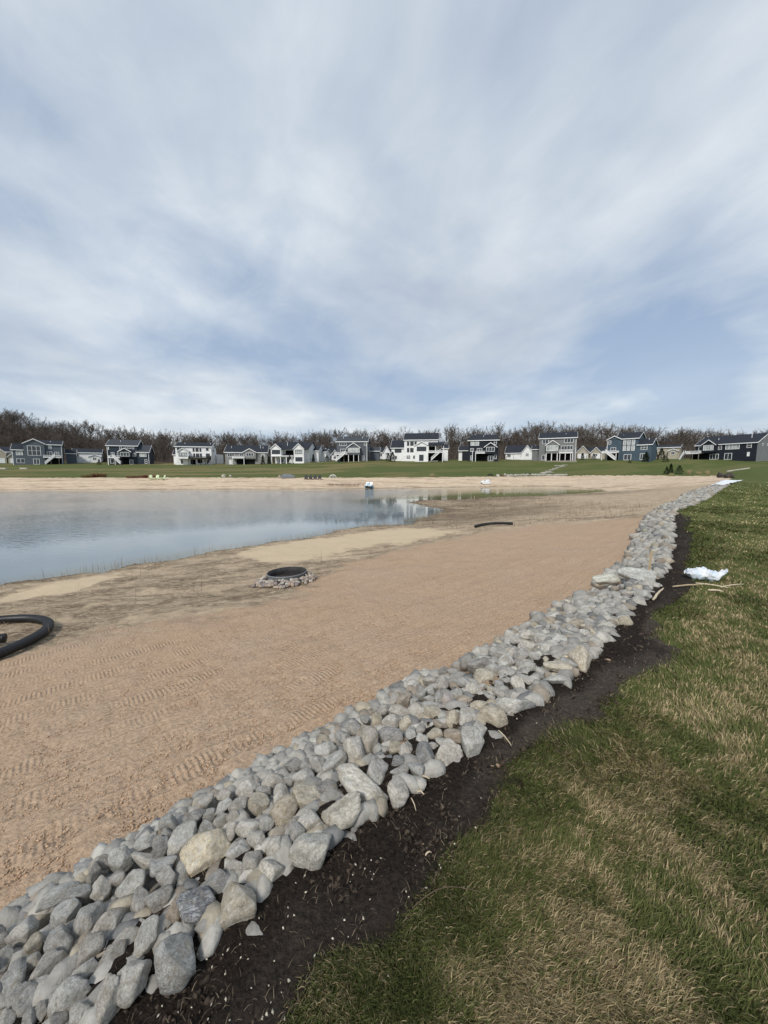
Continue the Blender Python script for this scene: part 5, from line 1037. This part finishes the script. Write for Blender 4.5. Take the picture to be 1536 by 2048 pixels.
# ------------------------------------------------------------------ grass, litter, stalks
m, g, b = material('grass_blades', .8, .15)
g.set(b, 'Base Color', g.attr('tint', 'Color'))
def blades(name, x, y, z, L, W, lean, az_, tint, mat, label, cat, curve=.35):
    n = len(x); dx, dy = np.cos(az_), np.sin(az_); sx, sy = -dy, dx
    tw = np.random.RandomState(n).uniform(-1, 1, n); sx, sy = sx*np.cos(tw) - sy*np.sin(tw), sx*np.sin(tw) + sy*np.cos(tw)
    h1, o1 = L*.55*np.cos(lean*.7), L*.55*np.sin(lean*.7); h2 = h1 + L*.45*np.cos(np.minimum(lean + curve, 1.55)); o2 = o1 + L*.45*np.sin(np.minimum(lean + curve, 1.55))
    V = np.empty((n, 5, 3))
    V[:, 0] = np.stack([x - sx*W, y - sy*W, z - .005], 1); V[:, 1] = np.stack([x + sx*W, y + sy*W, z - .005], 1)
    V[:, 2] = np.stack([x + dx*o1 + sx*W*.8, y + dy*o1 + sy*W*.8, z + h1], 1); V[:, 3] = np.stack([x + dx*o1 - sx*W*.8, y + dy*o1 - sy*W*.8, z + h1], 1)
    V[:, 4] = np.stack([x + dx*o2, y + dy*o2, z + h2], 1)
    i = np.arange(n)[:, None]*5; F = np.concatenate([i + [[0, 1, 2]], i + [[0, 2, 3]], i + [[3, 2, 4]]], 0)
    o = link_mesh(name, V.reshape(-1, 3), F, mat); vcol(o, 'tint', np.repeat(tint, 5, 0)); tag(o, label, cat, kind='stuff'); return o
rs = np.random.RandomState(12)
n = 720000
r = np.exp(rs.uniform(np.log(.75), np.log(80), n)); th = rs.uniform(R(-48), R(60), n)
x, y = r*np.sin(th), r*np.cos(th); d = -sdist(NOLAWN, x, y) + (fbm(x*2.2, y*2.2, 4, 61) - .5)*-np.clip(.10 + r*.012, .1, 1.4)
k = (d > .06 - .30*rs.rand(n)**3.0 - .03*r*rs.rand(n)**4) & (rs.rand(n) < np.interp(r, [.7, 1.5, 40, 80], [.75, 1, .9, .0])); x, y, r, d = x[k], y[k], r[k], d[k]; n = len(x)
thin = fbm(x*14, y*14, 3, 400)
dr = dryness(x, y); isdry = rs.rand(n) < np.clip(dr*.80 + .17 + (thin - .5)*.9, .05, .92)
L = rs.uniform(.022, .054, n)*np.interp(r, [1, 4, 30, 80], [1, 1.1, 1.5, 2.2])*(1 + .5*(fbm(x*3, y*3, 3, 410) - .5)); W = rs.uniform(.0009, .0017, n)*np.interp(r, [1, 3, 8, 30, 80], [1, 1.7, 4.2, 15, 45])
flow = fbm(x*.9, y*.9, 3, 420)*9 + fbm(x*5, y*5, 2, 430)*3.0
az_ = flow + rs.normal(size=n)*.7; lean = np.clip(rs.normal(.70, .33, n) + np.where(isdry, .25, 0), .05, 1.45)
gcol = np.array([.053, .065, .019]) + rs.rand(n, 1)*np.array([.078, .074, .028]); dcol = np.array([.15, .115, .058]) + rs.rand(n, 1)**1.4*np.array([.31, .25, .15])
tint = np.where(isdry[:, None], dcol, gcol)*((.75 + .5*fbm(x*2, y*2, 3, 440))*np.interp(r, [4, 25], [1, 1.35]))[:, None]  # distant blades get a lighter colour to offset their self-shadowing
gz = height(x, y) + np.clip(d*.35, -.05, .025) + (fbm(x*.6, y*.6, 4, 3) - .5)*np.clip(r*.012, .03, .25)
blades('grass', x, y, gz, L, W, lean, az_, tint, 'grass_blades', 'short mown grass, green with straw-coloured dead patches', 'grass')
# straw, chips and pale seed specks on the soil
n = 8000; r = np.exp(rs.uniform(np.log(.85), np.log(14), n)); th = rs.uniform(R(-48), R(50), n); x, y = r*np.sin(th), r*np.cos(th)
k = (sdist(soil_poly, x, y) > .02) & (fbm(x*2, y*2, 3, 470) > .40); x, y, r = x[k], y[k], r[k]; n = len(x)
t_ = np.array([.20, .15, .10]) + rs.rand(n, 1)*np.array([.28, .23, .16])
blades('straw_litter', x, y, height(x, y) + .022, rs.uniform(.008, .04, n)*np.interp(r, [1, 6], [1, 1.8]), rs.uniform(.0005, .0011, n)*np.interp(r, [1, 10], [1, 5]), rs.uniform(1.2, 1.5, n), rs.uniform(0, 6.28, n), t_*.55, 'grass_blades', 'bits of straw and root scattered on the dark soil', 'litter', .1)
def specks(name, x, y, z, s, cols, label, cat, mat='grass_blades'):
    n = len(x); base = np.array([(1,0,0),(-1,0,0),(0,1,0),(0,-1,0),(0,0,1),(0,0,-1)], float); f = np.array([(0,2,4),(2,1,4),(1,3,4),(3,0,4),(2,0,5),(1,2,5),(3,1,5),(0,3,5)])
    an = rs.uniform(0, 6.28, n); sc = np.stack([s*rs.uniform(.8, 1.7, n), s*rs.uniform(.6, 1, n), s*rs.uniform(.5, .9, n)], 1)
    b_ = base[None]*sc[:, None] + rs.normal(size=(n, 6, 3))*s[:, None, None]*.18; c_, s_ = np.cos(an)[:, None], np.sin(an)[:, None]
    V = np.stack([b_[..., 0]*c_ - b_[..., 1]*s_ + x[:, None], b_[..., 0]*s_ + b_[..., 1]*c_ + y[:, None], b_[..., 2] + z[:, None]], -1)
    F = (np.arange(n)[:, None, None]*6 + f[None]).reshape(-1, 3); o = link_mesh(name, V.reshape(-1, 3), F, mat); vcol(o, 'tint', np.repeat(cols, 6, 0)); tag(o, label, cat, kind='stuff')
n = 1100; r = np.exp(rs.uniform(np.log(.85), np.log(9), n)); th = rs.uniform(R(-48), R(48), n); x, y = r*np.sin(th), r*np.cos(th); k = (sdist(soil_poly, x, y) > .0) & (fbm(x*4, y*4, 3, 480) > .44); x, y, r = x[k], y[k], r[k]
specks('seed_specks', x, y, height(x, y) + .024, rs.uniform(.0022, .0052, len(x)), np.array([.62, .56, .44])*rs.uniform(.6, 1.15, (len(x), 1)), 'pale seed and chip specks sprinkled over the dark soil', 'litter')
n = 30000; r = np.exp(rs.uniform(np.log(.85), np.log(12), n)); th = rs.uniform(R(-50), R(48), n); x, y = r*np.sin(th), r*np.cos(th); k = sdist(soil_poly, x, y) > -.04; x, y, r = x[k], y[k], r[k]
specks('soil_clods', x, y, height(x, y) + .010, rs.uniform(.08, .115, len(x))**2*rs.choice([.35, .6, 1.0], len(x))*np.interp(r, [1, 2, 6], [1, 1.5, 2.6]), np.array([.036, .027, .020])*rs.uniform(.4, 2.3, (len(x), 1)), 'crumbs and clods of loose dark soil', 'soil')
# sand crumbs on the graded beach
n = 42000; r = np.exp(rs.uniform(np.log(1.2), np.log(10), n)); th = rs.uniform(R(-55), R(45), n); x, y = r*np.sin(th), r*np.cos(th)
k = (sdist(BEACH, x, y) > .02) & (sdist(PCOARSE, x, y) > -.2); x, y, r = x[k], y[k], r[k]
from_z = height(x, y) + (fbm(x*1.3, y*1.3, 4, 9) - .5)*.07*np.clip(r/6, .25, 1.5)
specks('sand_crumbs', x, y, from_z + .001, rs.uniform(.003, .0085, len(x)), np.array([.50, .345, .225])*rs.uniform(.7, 1.2, (len(x), 1)), 'small crumbs of damp sand on the graded beach', 'sand')
# dry weeds and reed stalks by the water
n = 42000; x = rs.uniform(-12, 15, n); y = rs.uniform(3.5, 42, n); ds = -sdist(POND, x, y); co_ = sdist(PCOARSE, x, y)
pp_ = np.maximum(sdist(PPALE1, x, y), sdist(PPALE2, x, y)); w_ = fbm(x*1.1, y*1.1, 4, 500)
k = (ds > .05) & (co_ < -.25) & (pp_ < -.15) & (sdist(BEACH, x, y) > .6) & ((w_ > .49) | (ds < .8)) & (np.hypot(x - fx, y - fy) > .95); x, y, ds, w_ = x[k], y[k], ds[k], w_[k]; n = len(x); r = np.hypot(x, y)
flat = rs.rand(n) < np.where((r < 14) & (ds > .9), .93, .72)
c_ = np.array([.16, .115, .075]) + rs.rand(n, 1)*np.array([.26, .21, .15])
blades('dry_weeds', x, y, height(x, y) + .01, np.where(flat, rs.uniform(.08, .28, n), rs.uniform(.12, .42, n)), rs.uniform(.0014, .003, n)*np.interp(r, [5, 40], [1, 3.2]), np.where(flat, rs.uniform(1.2, 1.5, n), rs.uniform(.02, .4, n)), rs.uniform(0, 6.28, n), c_*.85, 'grass_blades', 'flattened dry weeds and standing stalks along the near shore', 'weeds', .12)
n = 750; x = rs.uniform(-9.5, -4, n)*1.0; t = rs.rand(n); sh_ = resample(POND[:12], 400); q_ = sh_[rs.randint(0, 400, n)]; x, y = q_[:, 0] + rs.normal(size=n)*.22, q_[:, 1] + rs.normal(size=n)*.22
k = fbm(x*.7, y*.7, 3, 520) > .45; x, y = x[k], y[k]; n = len(x)
blades('shore_reeds', x, y, np.maximum(height(x, y), WATER - .1), rs.uniform(.10, .42, n), rs.uniform(.0014, .003, n)*np.interp(np.hypot(x, y), [10, 40], [1, 2.6]), rs.uniform(.02, .3, n), rs.uniform(0, 6.28, n), np.array([.30, .24, .16])*rs.uniform(.5, 1.2, (n, 1)), 'grass_blades', 'sparse dry reed stalks standing along the water line', 'reeds', .1)
